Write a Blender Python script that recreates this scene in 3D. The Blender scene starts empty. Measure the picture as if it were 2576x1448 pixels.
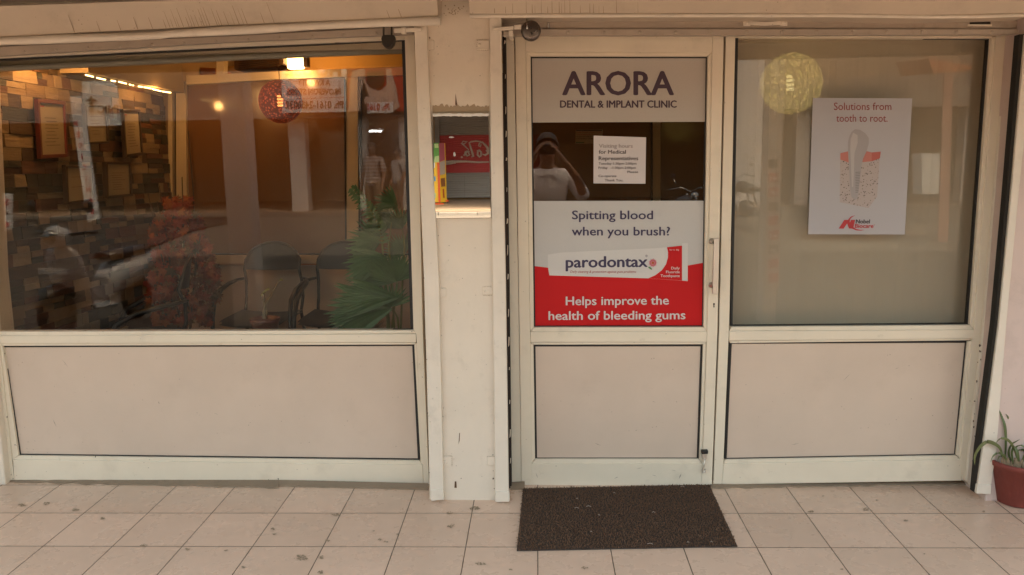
import bpy, bmesh, math, random
from mathutils import Vector, Matrix, noise as mnoise
rnd = random.Random(11)
scene = bpy.context.scene
COL = scene.collection
W, H = 2576.0, 1448.0                      # measuring grid of the photograph
FPX, PIT, YAW, ROL, CAMH = 1937.25, .1494, -.0521, -.0145, 1.5437

# ------------------------------------------------------------------ camera
cp, sp, cy, sy = math.cos(PIT), math.sin(PIT), math.cos(YAW), math.sin(YAW)
w_ = Vector((sy*cp, cy*cp, -sp)); r_ = Vector((cy, -sy, 0)); u_ = r_.cross(w_)
r_, u_ = r_*math.cos(ROL)+u_*math.sin(ROL), u_*math.cos(ROL)-r_*math.sin(ROL)
CAM = Vector((0, 0, CAMH))
cd = bpy.data.cameras.new('camera'); cam = bpy.data.objects.new('camera', cd); COL.objects.link(cam)
m = Matrix((r_, u_, -w_)).transposed().to_4x4(); m.translation = CAM
cam.matrix_world = m
cd.sensor_width = 36; cd.lens = FPX/W*36; cd.clip_start = .08; cd.clip_end = 400
scene.camera = cam

# ------------------------------------------------------------------ world, sun, exposure
SUN_EL, SUN_AZ = math.radians(70), math.radians(20)      # hazy sun high over the clinic roof
wd = bpy.data.worlds.new('World'); scene.world = wd; wd.use_nodes = True
nt = wd.node_tree; bg = nt.nodes['Background']
sky = nt.nodes.new('ShaderNodeTexSky'); sky.sky_type = 'NISHITA'; sky.sun_disc = False
sky.sun_elevation = SUN_EL; sky.sun_rotation = SUN_AZ; sky.dust_density = 6; sky.air_density = 1.2
tint = nt.nodes.new('ShaderNodeMix'); tint.data_type = 'RGBA'; tint.blend_type = 'MULTIPLY'
tint.inputs[0].default_value = 1; tint.inputs[7].default_value = (1, .915, .69, 1)
nt.links.new(sky.outputs[0], tint.inputs[6]); nt.links.new(tint.outputs[2], bg.inputs[0])
bg.inputs[1].default_value = .15
sl = bpy.data.lights.new('sun', 'SUN'); so = bpy.data.objects.new('sun', sl); COL.objects.link(so)
sl.energy = .5; sl.angle = math.radians(12); sl.color = (1, .92, .80)
sd = Vector((math.sin(SUN_AZ)*math.cos(SUN_EL), math.cos(SUN_AZ)*math.cos(SUN_EL), math.sin(SUN_EL)))
so.rotation_euler = sd.to_track_quat('Z', 'Y').to_euler(); so.location = (0, 6, 12)
vs = scene.view_settings; vs.view_transform = 'Standard'; vs.look = 'None'; vs.exposure = 2.92; vs.gamma = 1
cy_ = scene.cycles; cy_.use_denoising = True; cy_.max_bounces = 10; cy_.transparent_max_bounces = 24
cy_.sample_clamp_indirect = 6; cy_.caustics_reflective = False; cy_.caustics_refractive = False

# ------------------------------------------------------------------ measuring helpers
def ray(x, y): return r_*((x-W/2)/FPX) - u_*((y-H/2)/FPX) + w_
def P(x, y, Y):                            # point of the plane y = Y seen at (x, y)
    d = ray(x, y); return CAM + d*(Y/d.y)
def S(x, y, X):                            # point of the side wall x = X
    d = ray(x, y); return CAM + d*(X/d.x)
FS = .0321
def fz(y): return FS*(y-3)                 # the veranda floor drains towards the street
def F(x, y):
    d = ray(x, y); n = Vector((0, -FS, 1)); return CAM + d*((-FS*3 - CAM.dot(n))/d.dot(n))
GY = 3.64                                  # plane of the shop glass
MY = 3.412                                 # plane of the pillar mirror
def R(x, y, D, g=GY):                      # real point whose mirror image in the glass is at depth D
    p = P(x, y, D); return Vector((p.x, 2*g-p.y, p.z))

# ------------------------------------------------------------------ materials
MATS = {}
def newmat(name):
    mt = bpy.data.materials.new(name); mt.use_nodes = True
    return mt, mt.node_tree, mt.node_tree.nodes['Principled BSDF']
def N(nt, t, **k):
    n = nt.nodes.new(t)
    for a, b in k.items(): setattr(n, a, b)
    return n
def mixc(nt, fac, a, b, mode='MIX'):
    n = N(nt, 'ShaderNodeMix', data_type='RGBA', blend_type=mode)
    for s, v in ((0, fac), (6, a), (7, b)):
        if hasattr(v, 'links') or hasattr(v, 'is_linked'): nt.links.new(v, n.inputs[s])
        elif s == 0: n.inputs[0].default_value = v
        else: n.inputs[s].default_value = (*v, 1)
    return n.outputs[2]
def coords(nt, scale=(1, 1, 1), kind='Object'):
    t = N(nt, 'ShaderNodeTexCoord'); mp = N(nt, 'ShaderNodeMapping'); mp.inputs['Scale'].default_value = scale
    nt.links.new(t.outputs[kind], mp.inputs[0]); return mp.outputs[0]
def noise(nt, vec, scale, detail=4, rough=.6):
    n = N(nt, 'ShaderNodeTexNoise'); n.inputs['Scale'].default_value = scale; n.inputs['Detail'].default_value = detail
    n.inputs['Roughness'].default_value = rough; nt.links.new(vec, n.inputs['Vector']); return n.outputs['Fac']
def ramp(nt, v, a, b, ca=0., cb=1.):
    n = N(nt, 'ShaderNodeMapRange'); nt.links.new(v, n.inputs[0])
    for i, q in enumerate((a, b, ca, cb)): n.inputs[i+1].default_value = q
    return n.outputs[0]
def math_(nt, op, a, b=0.):
    n = N(nt, 'ShaderNodeMath', operation=op)
    for i, v in enumerate((a, b)):
        if hasattr(v, 'is_linked'): nt.links.new(v, n.inputs[i])
        else: n.inputs[i].default_value = v
    return n.outputs[0]
def paint(name, col, rough=.5, dirt=.25, dcol=(.12, .08, .05), scale=3., spots=.0, bump=.0, metal=0., spec=.5, streak=0., peel=0.):
    if name in MATS: return MATS[name]
    mt, nt, b = newmat(name); v = coords(nt)
    c = mixc(nt, ramp(nt, noise(nt, v, scale, 6), .3, .75), tuple(q*.93 for q in col), tuple(min(1, q*1.04) for q in col))
    if dirt: c = mixc(nt, math_(nt, 'MULTIPLY', ramp(nt, noise(nt, v, scale*1.7, 9, .7), .55, .85), dirt), c, dcol)
    if streak:
        vs_ = coords(nt, (38, 38, .55)); g = ramp(nt, noise(nt, vs_, 1., 3), .60, .72)
        g2 = ramp(nt, noise(nt, coords(nt, (2.2, 1, 1)), 1., 2), .45, .62)
        c = mixc(nt, math_(nt, 'MULTIPLY', math_(nt, 'MULTIPLY', g, g2), streak), c, (.17, .11, .06))
    if spots:
        vo = N(nt, 'ShaderNodeTexVoronoi'); vo.inputs['Scale'].default_value = 34; nt.links.new(v, vo.inputs['Vector'])
        s = ramp(nt, vo.outputs['Distance'], .11, .05); k = ramp(nt, noise(nt, v, 9, 2), .52, .6)
        c = mixc(nt, math_(nt, 'MULTIPLY', math_(nt, 'MULTIPLY', s, k), spots), c, (.10, .06, .035))
    if peel: c = mixc(nt, math_(nt, 'MULTIPLY', ramp(nt, noise(nt, v, 22, 8, .75), .68, .72), peel), c, (.07, .05, .04))
    nt.links.new(c, b.inputs['Base Color'])
    nt.links.new(ramp(nt, noise(nt, v, scale*4, 5), .3, .7, max(.02, rough-.08), min(1, rough+.1)), b.inputs['Roughness'])
    b.inputs['Metallic'].default_value = metal; b.inputs['Specular IOR Level'].default_value = spec
    if bump:
        bp = N(nt, 'ShaderNodeBump'); bp.inputs['Strength'].default_value = bump; bp.inputs['Distance'].default_value = .01
        nt.links.new(noise(nt, v, 14, 6), bp.inputs['Height']); nt.links.new(bp.outputs[0], b.inputs['Normal'])
    MATS[name] = mt; return mt
def plain(name, col, rough=.6, metal=0., emit=None, es=0.):
    if name in MATS: return MATS[name]
    mt, nt, b = newmat(name)
    v = coords(nt); c = mixc(nt, noise(nt, v, 12, 4), tuple(q*.9 for q in col), tuple(min(1, q*1.06) for q in col))
    nt.links.new(c, b.inputs['Base Color']); b.inputs['Roughness'].default_value = rough; b.inputs['Metallic'].default_value = metal
    if emit: b.inputs['Emission Color'].default_value = (*emit, 1); b.inputs['Emission Strength'].default_value = es
    MATS[name] = mt; return mt
def island(name, cols, rough=.6, bump=0., trans=0., mul=1.):
    """a different colour for every loose piece of the mesh"""
    mt, nt, b = newmat(name); g = N(nt, 'ShaderNodeNewGeometry'); cr = N(nt, 'ShaderNodeValToRGB')
    cr.color_ramp.interpolation = 'CONSTANT' if bump else 'LINEAR'
    e = cr.color_ramp.elements
    while len(e) < len(cols): e.new(.5)
    for i, c in enumerate(cols): e[i].position = i/len(cols) if bump else i/(len(cols)-1); e[i].color = (*c, 1)
    nt.links.new(g.outputs['Random Per Island'], cr.inputs[0])
    v = coords(nt, (1, 1, 1)); n1 = noise(nt, v, 26, 7, .7)
    c = mixc(nt, ramp(nt, n1, .35, .85, 0, .6), cr.outputs[0], mixc(nt, .5, cr.outputs[0], (.02, .015, .01)))
    nt.links.new(c, b.inputs['Base Color']); b.inputs['Roughness'].default_value = rough
    if bump:
        bp = N(nt, 'ShaderNodeBump'); bp.inputs['Strength'].default_value = bump; bp.inputs['Distance'].default_value = .02
        nt.links.new(noise(nt, coords(nt, (3, 3, 26)), 2.2, 6, .65), bp.inputs['Height']); nt.links.new(bp.outputs[0], b.inputs['Normal'])
    MATS[name] = mt; return mt
def glassmat(name, tintc, refl):
    mt = bpy.data.materials.new(name); mt.use_nodes = True; nt = mt.node_tree; nt.nodes.clear()
    o = N(nt, 'ShaderNodeOutputMaterial'); mx = N(nt, 'ShaderNodeMixShader'); t = N(nt, 'ShaderNodeBsdfTransparent'); g = N(nt, 'ShaderNodeBsdfGlossy')
    lw = N(nt, 'ShaderNodeLayerWeight'); lw.inputs[0].default_value = .5
    f5 = math_(nt, 'POWER', lw.outputs['Facing'], 5.); nt.links.new(ramp(nt, f5, 0, 1, refl, 1.), mx.inputs[0])
    t.inputs[0].default_value = (*tintc, 1); g.inputs['Roughness'].default_value = .0; g.inputs[0].default_value = (.95, .95, .97, 1)
    nt.links.new(t.outputs[0], mx.inputs[1]); nt.links.new(g.outputs[0], mx.inputs[2]); nt.links.new(mx.outputs[0], o.inputs[0])
    return mt

WHITE = paint('white_aluminium', (.745, .65, .515), .34, .22, scale=3.2, spots=.6, peel=.25)
OFFW = paint('aged_white_paint', (.72, .635, .535), .5, .30, scale=4, spots=.5, bump=.12, peel=.6)
PILLAR = paint('pillar_plaster', (.72, .625, .515), .6, .38, scale=3.1, spots=.6, bump=.22, peel=.35)
HOODM = paint('hood_metal', (.53, .435, .335), .45, .3, scale=2.5, spots=.6, bump=.06)  # base colour darkened to stand for the shade at the top
GREYM = paint('shutter_metal', (.40, .33, .27), .5, .5, scale=7, peel=.6)
PANEL = paint('laminate_panel', (.61, .485, .39), .36, .22, (.34, .25, .19), scale=2.6, spots=.5, bump=.03)
BLACK = plain('black_rubber', (.012, .010, .009), .6)
DARK = plain('dark_recess', (.02, .016, .012), .9)
GLASS = glassmat('window_glass', (.86, .84, .80), .027)
DOORG = glassmat('door_glass', (.80, .76, .70), .045)
MIRROR = None

# ------------------------------------------------------------------ mesh helpers
def tag(o, label=None, cat=None, group=None, kind=None):
    for k, v in (('label', label), ('category', cat), ('group', group), ('kind', kind)):
        if v: o[k] = v
    return o
def empty(name, loc=(0, 0, 0), label=None, cat=None, group=None, rz=0.):
    o = bpy.data.objects.new(name, None); COL.objects.link(o); o.location = loc; o.rotation_euler.z = rz; o.empty_display_size = .1
    return tag(o, label, cat, group)
class MB:
    def __init__(s): s.v = []; s.f = []; s.sm = []
    def add(s, vs, fs, smooth=False):
        n = len(s.v); s.v += [Vector(q) for q in vs]
        for f in fs: s.f.append([n+i for i in f]); s.sm.append(smooth)
        return s
    def slab(s, front, back):
        n = len(front); f = [list(range(n)), [n+i for i in range(n)][::-1]]
        for i in range(n): j = (i+1) % n; f.append([i, n+i, n+j, j])
        return s.add(list(front)+list(back), [q[::-1] for q in f])
    def prism(s, px, Yf, Yb, inset=.0005):
        pts = [P(x, y, Yf) for x, y in px]; c = sum(pts, Vector())/len(pts)
        if inset: pts = [p+(c-p).normalized()*inset for p in pts]
        return s.slab(pts, [Vector((p.x, Yb, p.z)) for p in pts])
    def box(s, a, b):
        (x0, y0, z0), (x1, y1, z1) = a, b
        return s.slab([(x0, y0, z0), (x1, y0, z0), (x1, y0, z1), (x0, y0, z1)], [(x0, y1, z0), (x1, y1, z0), (x1, y1, z1), (x0, y1, z1)])
    def tube(s, pts, rad, n=10, cap=True):
        pts = [Vector(p) for p in pts]; rr = rad if isinstance(rad, (list, tuple)) else [rad]*len(pts)
        vs, fs = [], []; up = None
        for i, p in enumerate(pts):
            t = (pts[min(i+1, len(pts)-1)]-pts[max(i-1, 0)]).normalized()
            if up is None: up = t.orthogonal().normalized()
            up = (up-t*up.dot(t)).normalized(); bn = t.cross(up)
            for k in range(n): a = 2*math.pi*k/n; vs.append(p+(up*math.cos(a)+bn*math.sin(a))*rr[i])
        for i in range(len(pts)-1):
            for k in range(n): q = (k+1) % n; fs.append([i*n+k, i*n+q, (i+1)*n+q, (i+1)*n+k])
        s.add(vs, fs, True)
        if cap:
            s.add(vs[:n], [list(range(n))[::-1]]); s.add(vs[-n:], [list(range(n))])
        return s
    def lathe(s, prof, c=(0, 0, 0), n=32, axis='z'):
        c = Vector(c); vs, fs = [], []
        for (r, z) in prof:
            for k in range(n):
                a = 2*math.pi*k/n; q = Vector((r*math.cos(a), r*math.sin(a), z))
                if axis == 'y': q = Vector((q.x, q.z, q.y))
                elif axis == 'x': q = Vector((q.z, q.x, q.y))
                vs.append(c+q)
        for i in range(len(prof)-1):
            for k in range(n): q = (k+1) % n; fs.append([i*n+k, i*n+q, (i+1)*n+q, (i+1)*n+k])
        return s.add(vs, fs, True)
    def ball(s, c, r, n=12, m_=8, sc=(1, 1, 1)):
        c = Vector(c); vs, fs = [], []
        for i in range(m_+1):
            t = math.pi*i/m_
            for k in range(n):
                a = 2*math.pi*k/n
                vs.append(c+Vector((math.sin(t)*math.cos(a)*r*sc[0], math.sin(t)*math.sin(a)*r*sc[1], math.cos(t)*r*sc[2])))
        for i in range(m_):
            for k in range(n): q = (k+1) % n; fs.append([i*n+k, (i+1)*n+k, (i+1)*n+q, i*n+q])
        return s.add(vs, fs, True)
    def ribbon(s, pts, widths, side, fold=.0):
        vs, fs = [], []; side = Vector(side).normalized()
        for i, (p, wd_) in enumerate(zip(pts, widths)):
            p = Vector(p); t = (Vector(pts[min(i+1, len(pts)-1)])-Vector(pts[max(i-1, 0)])).normalized()
            sd_ = (side-t*side.dot(t)).normalized(); nn = t.cross(sd_)
            vs += [p-sd_*wd_+nn*wd_*fold, p, p+sd_*wd_+nn*wd_*fold]
        for i in range(len(pts)-1):
            a = i*3; fs += [[a, a+1, a+4, a+3], [a+1, a+2, a+5, a+4]]
        return s.add(vs, fs, True)
    def build(s, name, mat, parent=None, bevel=0., weld=True, label=None):
        me = bpy.data.meshes.new(name); bm = bmesh.new()
        vv = [bm.verts.new(q) for q in s.v]
        for f, sm in zip(s.f, s.sm):
            try: fc = bm.faces.new([vv[i] for i in f]); fc.smooth = sm
            except ValueError: pass
        if weld: bmesh.ops.remove_doubles(bm, verts=bm.verts, dist=1e-5)
        bmesh.ops.recalc_face_normals(bm, faces=bm.faces)
        if bevel:
            ed = [e for e in bm.edges if len(e.link_faces) == 2 and e.calc_face_angle(0) > .5]
            bmesh.ops.bevel(bm, geom=ed, offset=bevel, segments=2, affect='EDGES', profile=.5, clamp_overlap=True)
        # objects sit at their own base
        o = bpy.data.objects.new(name, me); COL.objects.link(o)
        pw = Vector(parent['_w']) if parent is not None and '_w' in parent else (parent.location.copy() if parent is not None else None)
        if parent is None:
            if bm.verts:
                xs = [q.co for q in bm.verts]
                c = Vector(((min(q.x for q in xs)+max(q.x for q in xs))/2, (min(q.y for q in xs)+max(q.y for q in xs))/2, min(q.z for q in xs)))
                bmesh.ops.translate(bm, vec=-c, verts=bm.verts); o.location = c
        else:
            root = parent; off = Vector()
            while root is not None: off += root.location; root = root.parent
            bmesh.ops.translate(bm, vec=-off, verts=bm.verts); o.parent = parent
        bm.to_mesh(me); bm.free(); me.materials.append(mat)
        if label: o['label'] = label
        return o
def quadpx(px, Y): return [P(x, y, Y) for x, y in px]

TEXTCACHE = {}
def text2d(s, bold=0., shear=0.):
    key = (s, bold, shear)
    if key not in TEXTCACHE:
        c = bpy.data.curves.new('t', 'FONT'); c.body = s; c.size = 1; c.offset = bold; c.shear = shear; c.resolution_u = 3; c.fill_mode = 'FRONT'
        o = bpy.data.objects.new('t', c); COL.objects.link(o)
        me = bpy.data.meshes.new_from_object(o.evaluated_get(bpy.context.evaluated_depsgraph_get()))
        TEXTCACHE[key] = ([v.co.copy() for v in me.vertices], [list(p.vertices) for p in me.polygons])
        bpy.data.objects.remove(o); bpy.data.curves.remove(c); bpy.data.meshes.remove(me)
    return TEXTCACHE[key]
def capheight(bold): return max(v.y for v in text2d('H', bold)[0])
def put_text(mb, s, x0, x1, base, cap, place, bold=0., rise=0., shear=0.):
    """text between x0 and x1, base line at base, cap height cap; place(x, y) gives the 3-D point"""
    vs, fs = text2d(s, 0., shear); a = min(v.x for v in vs); b = max(v.x for v in vs); k = cap/capheight(0.)
    e = (x1-x0)/(b-a)*abs(bold)*1.1
    steps = [(0, 0)] if bold <= 0 else [(-e, 0), (e, 0), (0, -e*.6), (0, e*.6)]
    for n, (dx, dy) in enumerate(steps):
        out = []
        for v in vs:
            t = (v.x-a)/(b-a); p = Vector(place(x0+e+(x1-x0-2*e)*t+dx, base-v.y*k+rise*t+dy)); out.append(p-Vector((0, .00008*n, 0)))
        mb.add(out, fs)
def words(parent, mat, place, *lines, **kw):
    for a in lines:
        mb = MB(); k = dict(kw); k.update(a[-1] if isinstance(a[-1], dict) else {})
        a = a[:-1] if isinstance(a[-1], dict) else a
        put_text(mb, *a, place, **k); mb.build('lettering', mat, parent, weld=False)
def thick_sheet(mb, px, Y, t=.0012): mb.prism(px, Y, Y+t, 0)
def arc(cx, cy_0, rx, ry, a0, a1, n=16): return [(cx+rx*math.cos(math.radians(a0+(a1-a0)*i/n)), cy_0+ry*math.sin(math.radians(a0+(a1-a0)*i/n))) for i in range(n+1)]

# ================================================================== VERANDA
def floor_material():
    mt, nt, b = newmat('beige_floor_tile')
    t = N(nt, 'ShaderNodeTexCoord'); mp = N(nt, 'ShaderNodeMapping'); nt.links.new(t.outputs['UV'], mp.inputs[0])
    sx = N(nt, 'ShaderNodeSeparateXYZ'); nt.links.new(mp.outputs[0], sx.inputs[0])
    def edge(o):
        fr = math_(nt, 'FRACT', o); return math_(nt, 'MINIMUM', fr, math_(nt, 'SUBTRACT', 1., fr))
    e = math_(nt, 'MINIMUM', edge(sx.outputs[0]), edge(sx.outputs[1]))
    wob = math_(nt, 'MULTIPLY', math_(nt, 'SUBTRACT', noise(nt, mp.outputs[0], 6, 3), .5), .004)
    g = ramp(nt, math_(nt, 'ADD', e, wob), .0052, .0088, 1, 0)
    fl = N(nt, 'ShaderNodeCombineXYZ')
    nt.links.new(math_(nt, 'FLOOR', sx.outputs[0]), fl.inputs[0]); nt.links.new(math_(nt, 'FLOOR', sx.outputs[1]), fl.inputs[1])
    wn = N(nt, 'ShaderNodeTexWhiteNoise'); nt.links.new(fl.outputs[0], wn.inputs['Vector'])
    c = mixc(nt, wn.outputs['Value'], (.61, .435, .325), (.68, .485, .365))
    c = mixc(nt, ramp(nt, noise(nt, mp.outputs[0], 1.1, 7, .65), .35, .75), c, mixc(nt, .25, c, (.42, .30, .21)))
    c = mixc(nt, math_(nt, 'MULTIPLY', ramp(nt, noise(nt, mp.outputs[0], 3.3, 9, .72),   .60, .80), .14), c, (.20, .14, .09))
    vo = N(nt, 'ShaderNodeTexVoronoi'); vo.inputs['Scale'].default_value = 7; nt.links.new(mp.outputs[0], vo.inputs['Vector'])
    sp_ = math_(nt, 'MULTIPLY', ramp(nt, vo.outputs['Distance'], .05, .02), ramp(nt, noise(nt, mp.outputs[0], 2.1, 2), .5, .56))
    c = mixc(nt, math_(nt, 'MULTIPLY', sp_, .6), c, (.12, .08, .05))
    c = mixc(nt, g, c, mixc(nt, noise(nt, mp.outputs[0], 5, 3), (.06, .04, .025), (.15, .10, .07)))
    nt.links.new(c, b.inputs['Base Color'])
    nt.links.new(math_(nt, 'ADD', ramp(nt, noise(nt, mp.outputs[0], 2.5, 6), .3, .7, .20, .38), math_(nt, 'MULTIPLY', g, .4)), b.inputs['Roughness'])
    bp = N(nt, 'ShaderNodeBump'); bp.inputs['Distance'].default_value = .002; bp.inputs['Strength'].default_value = .5
    nt.links.new(math_(nt, 'SUBTRACT', 1., g), bp.inputs['Height']); nt.links.new(bp.outputs[0], b.inputs['Normal'])
    return mt
me = bpy.data.meshes.new('floor'); bm = bmesh.new(); uv = bm.loops.layers.uv.new('uv')
sk = .0169; X0, Y0 = -2.4643, 2.9622
cs = [(-7, -0.7), (7, -0.7), (7, 3.70), (-7, 3.70)]
vv = [bm.verts.new((x, y, fz(y))) for x, y in cs]; fc = bm.faces.new(vv)
for l in fc.loops:
    x, y = l.vert.co.x-X0, l.vert.co.y-Y0; l[uv].uv = ((x+sk*y)/.3+20, (y-sk*x)/.3+20)
# apron down to the road
vb = [bm.verts.new((x, y, z)) for x, y, z in ((-7, -0.7, -.5), (7, -0.7, -.5))]; bm.faces.new([vv[1], vv[0], vb[0], vb[1]])
bm.to_mesh(me); bm.free(); me.materials.append(floor_material())
floor = bpy.data.objects.new('floor', me); COL.objects.link(floor); tag(floor, kind='structure')
# smudges trodden into the tiles, a part of the floor
st = MB()
def splat(x, y, rx, ry, seed, holes=.5):
    q = random.Random(seed)
    for k in range(int(9+rx*1.3)):
        a = q.uniform(0, 6.28); d = q.random()**.6
        cx, cy0 = x+math.cos(a)*rx*d, y+math.sin(a)*ry*d; s = q.uniform(.35, 1.3)*(1+rx*.05)
        pts = []
        n = 7
        for i in range(n):
            b = 6.28*i/n; rr = s*q.uniform(.5, 1.3); pts.append(F(cx+math.cos(b)*rr*1.7, cy0+math.sin(b)*rr*.75)+Vector((0, 0, .0015+.00002*k)))
        st.add(pts, [list(range(n))])
for i, (x, y, rx, ry) in enumerate([(117, 1268, 9, 4), (256, 1305, 7, 3), (362, 1374, 9, 4), (471, 1384, 6, 3), (568, 1386, 5, 2), (612, 1428, 5, 2), (758, 1404, 19, 7),
        (845, 1297, 9, 3), (688, 1332, 6, 3), (823, 1361, 6, 3), (957, 1358, 5, 2), (1131, 1292, 8, 4), (1135, 1324, 9, 5), (1196, 1280, 14, 4), (1210, 1419, 14, 4),
        (806, 1441, 9, 4), (808, 1404, 7, 5), (2040, 1288, 7, 2), (2178, 1282, 8, 4), (2279, 1311, 5, 2), (2118, 1433, 3, 2), (2473, 1288, 4, 2), (2070, 1249, 3, 1), (2206, 1260, 3, 1), (2325, 1395, 2, 1),
        (190, 1283, 10, 3), (55, 1272, 9, 3), (1285, 1435, 5, 2), (940, 1337, 2, 1), (1000, 1345, 2, 1), (970, 1364, 5, 2), (690, 1345, 4, 2), (1470, 1430, 8, 4)]): splat(x, y, rx, ry, i)
so_ = st.build('stain', plain('trodden_dirt', (.29, .215, .14), .9), floor, weld=False)
# dirty mortar strip where tiles meet the shopfront
e = MB()
q = random.Random(3)
def edging(x0, y0, x1, y1, hgt=12):
    n = 60
    for i in range(n):
        a, b = i/n, (i+1)/n
        xa, xb = x0+(x1-x0)*a, x0+(x1-x0)*b; ya, yb = y0+(y1-y0)*a, y0+(y1-y0)*b
        h0, h1 = hgt*(.75+.35*mnoise.noise(Vector((xa*.03, 1, 2)))), hgt*(.75+.35*mnoise.noise(Vector((xb*.03, 1, 2))))
        fr = [F(xa, ya+h0), F(xb, yb+h1), F(xb, yb-6), F(xa, ya-6)]
        top = [p+Vector((0, 0, .006+.012*(k > 1))) for k, p in enumerate(fr)]
        e.slab(top, [p-Vector((0, 0, .01)) for p in fr])
edging(-60, 1205, 700, 1222, 10); edging(700, 1222, 1078, 1231, 4); edging(1284, 1228, 1320, 1226, 8); edging(1790, 1221, 2450, 1212, 12)
eo = e.build('mortar_strip', paint('dirty_mortar', (.26, .19, .13), .9, .6, scale=9, bump=.5), floor)

def wallblock(name, a, b, mat, label, cat):
    o = MB().box(a, b).build(name, mat, None, .004); return tag(o, label, cat)

# central pillar, left and right pillars
def pillar_px(px, Yf, name, label, mat=None):
    mb = MB(); f = [P(x, y, Yf) for x, y in px]
    mb.slab(f, [Vector((p.x, 3.74, p.z)) for p in f]); o = mb.build(name, mat or PILLAR, None, .006); return tag(o, label, 'pillar')
pc = empty('pillar', P(1180, 1258, 3.43), 'cream plastered pillar between the two shopfronts with a mirror on it', 'pillar')
f = [P(x, y, 3.43) for x, y in [(1080, 1262), (1262, 1262), (1248, -160), (1060, -160)]]
MB().slab(f, [Vector((p.x, 3.74, p.z)) for p in f]).build('shaft', PILLAR, pc, .006)
for (x0, y0, x1, y1) in [(1199, 101, 1231, 126), (1213, 722, 1241, 743), (1094, 725, 1122, 748), (1112, 1148, 1137, 1174), (1226, 1149, 1247, 1172), (1074, 101, 1092, 126)]:
    MB().prism([(x0, y1), (x1, y1), (x1, y0), (x0, y0)], 3.424, 3.436).build('hinge_plate', PILLAR, pc, .002)
for x, y in [(1206, 113), (1117, 1161), (1221, 733)]: MB().lathe([(0, -.003), (.005, -.0025), (.007, 0)], P(x, y, 3.424), 12, 'y').build('rivet', PILLAR, pc)
mb = MB(); mb.prism([(1143, 1228), (1149, 1228), (1148, 1212), (1144, 1212)], 3.4285, 3.432, 0)
mb.prism([(1153, 1118), (1156, 1110), (1157, 1090), (1155.5, 1090), (1154, 1112)], 3.4288, 3.432, 0)
mb.prism([(1146, 236), (1150, 262), (1148, 275), (1145, 262)], 3.4288, 3.432, 0)
mb.build('rust_mark', plain('rust', (.12, .06, .03), .9), pc)
pillar_px([(-260, 1240), (14, 1221), (-42, 700), (-75, 60), (-300, 60)], 3.56, 'pillar', 'dirty white pillar edge at the far left of the left shopfront')
PINKW = paint('pink_wall', (.60, .47, .42), .6, .3, scale=2.4, spots=.3, bump=.15)
rp = pillar_px([(2478, 1262), (2900, 1262), (3000, -200), (2602, -200)], 3.46, 'pillar', 'pale pink plastered pillar behind the red flower pot on the right', PINKW)
# lintel wall over both shopfronts and the rooms behind, and the veranda roof
lint = MB().box((-6.5, 3.53, 2.36), (6.5, 3.74, 3.2)).box((-6.5, 3.662, 2.115), (6.5, 3.738, 2.36)); tag(lint.build('lintel_wall', PILLAR, None), 'plastered lintel wall above the shutter hoods', 'wall')
for (a, b, lb) in [((-7, 3.52, -.1), (-2.95, 3.74, 2.36), 'plastered wall of the neighbouring shop left of the left pillar'), ((2.7, 3.52, -.1), (7, 3.74, 2.36), 'plastered wall of the neighbouring shop right of the flower pot')]:
    wallblock('shop_wall', a, b, PILLAR, lb, 'wall')
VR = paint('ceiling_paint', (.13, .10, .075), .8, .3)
tag(MB().box((-7, 1.65, 2.72), (7, 3.5, 3.0)).box((-7, 1.5, 2.31), (7, 1.648, 3.0)).build('veranda_roof', VR, None), 'flat veranda roof slab over the tiled walk', 'roof')  # low edge beam and dark underside shaped to dim the upper shopfront
tag(MB().box((-7, 1.6, 3.2), (7, 9, 6.5)).build('upper_storey', PILLAR, None), 'plastered upper storey of the clinic building', 'building')

# ------------------------------------------------------------------ rolling shutters
def strip(mb, top, bot, Yf, Yb):
    """band between two px polylines sampled at the same x"""
    for i in range(len(top)-1):
        mb.slab([P(*bot[i], Yf), P(*bot[i+1], Yf), P(*top[i+1], Yf), P(*top[i], Yf)],
                [Vector((q.x, Yb, q.z)) for q in (P(*bot[i], Yf), P(*bot[i+1], Yf), P(*top[i+1], Yf), P(*top[i], Yf))])
sh = empty('rolling_shutter', P(500, 90, 3.4), 'rolled up shutter above the left window with a drip stained hood', 'shutter', 'rolling shutters')
mb = MB()
xs = [-260, -100, 0, 160, 320, 480, 645, 800, 950, 1102]
ft = [24, 19, 16, 11, 5.3, 0, -5.5, -10.5, -15, -20]; fb = [108, 99, 93, 85, 77, 69, 61, 54, 48, 42]
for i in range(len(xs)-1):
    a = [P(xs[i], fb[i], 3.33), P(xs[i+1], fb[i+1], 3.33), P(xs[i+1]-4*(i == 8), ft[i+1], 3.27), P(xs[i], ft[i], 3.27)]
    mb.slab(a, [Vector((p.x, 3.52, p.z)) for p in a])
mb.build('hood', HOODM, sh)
lx = [(-260, 122), (-100, 113), (0, 104), (120, 99), (240, 95), (330, 92), (400, 90), (430, 86), (560, 79), (645, 75), (800, 66), (950, 58), (1108, 51)]
mb = MB(); mb.tube([P(x, y, 3.335)+Vector((0, .003*math.sin(x*.02), .002*math.sin(x*.05))) for x, y in lx], [.0175+.002*math.sin(x*.013) for x, y in lx], 14)
mb.build('hood_lip', OFFW, sh)
def curtain(shut, top, mid, bot, Y, riv):
    mb = MB(); strip(mb, top, mid, Y, Y+.012); mb.build('curtain', GREYM, shut)
    mb = MB(); strip(mb, [(x, y+1.2) for x, y in mid], bot, Y-.012, Y+.02); bar = mb.build('bottom_bar', GREYM, shut)
    for x, y in riv: MB().lathe([(0, -.004), (.005, -.003), (.0075, 0), (.0075, .004)], P(x, y, Y-.012), 14, 'y').build('rivet', GREYM, bar)
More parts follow.
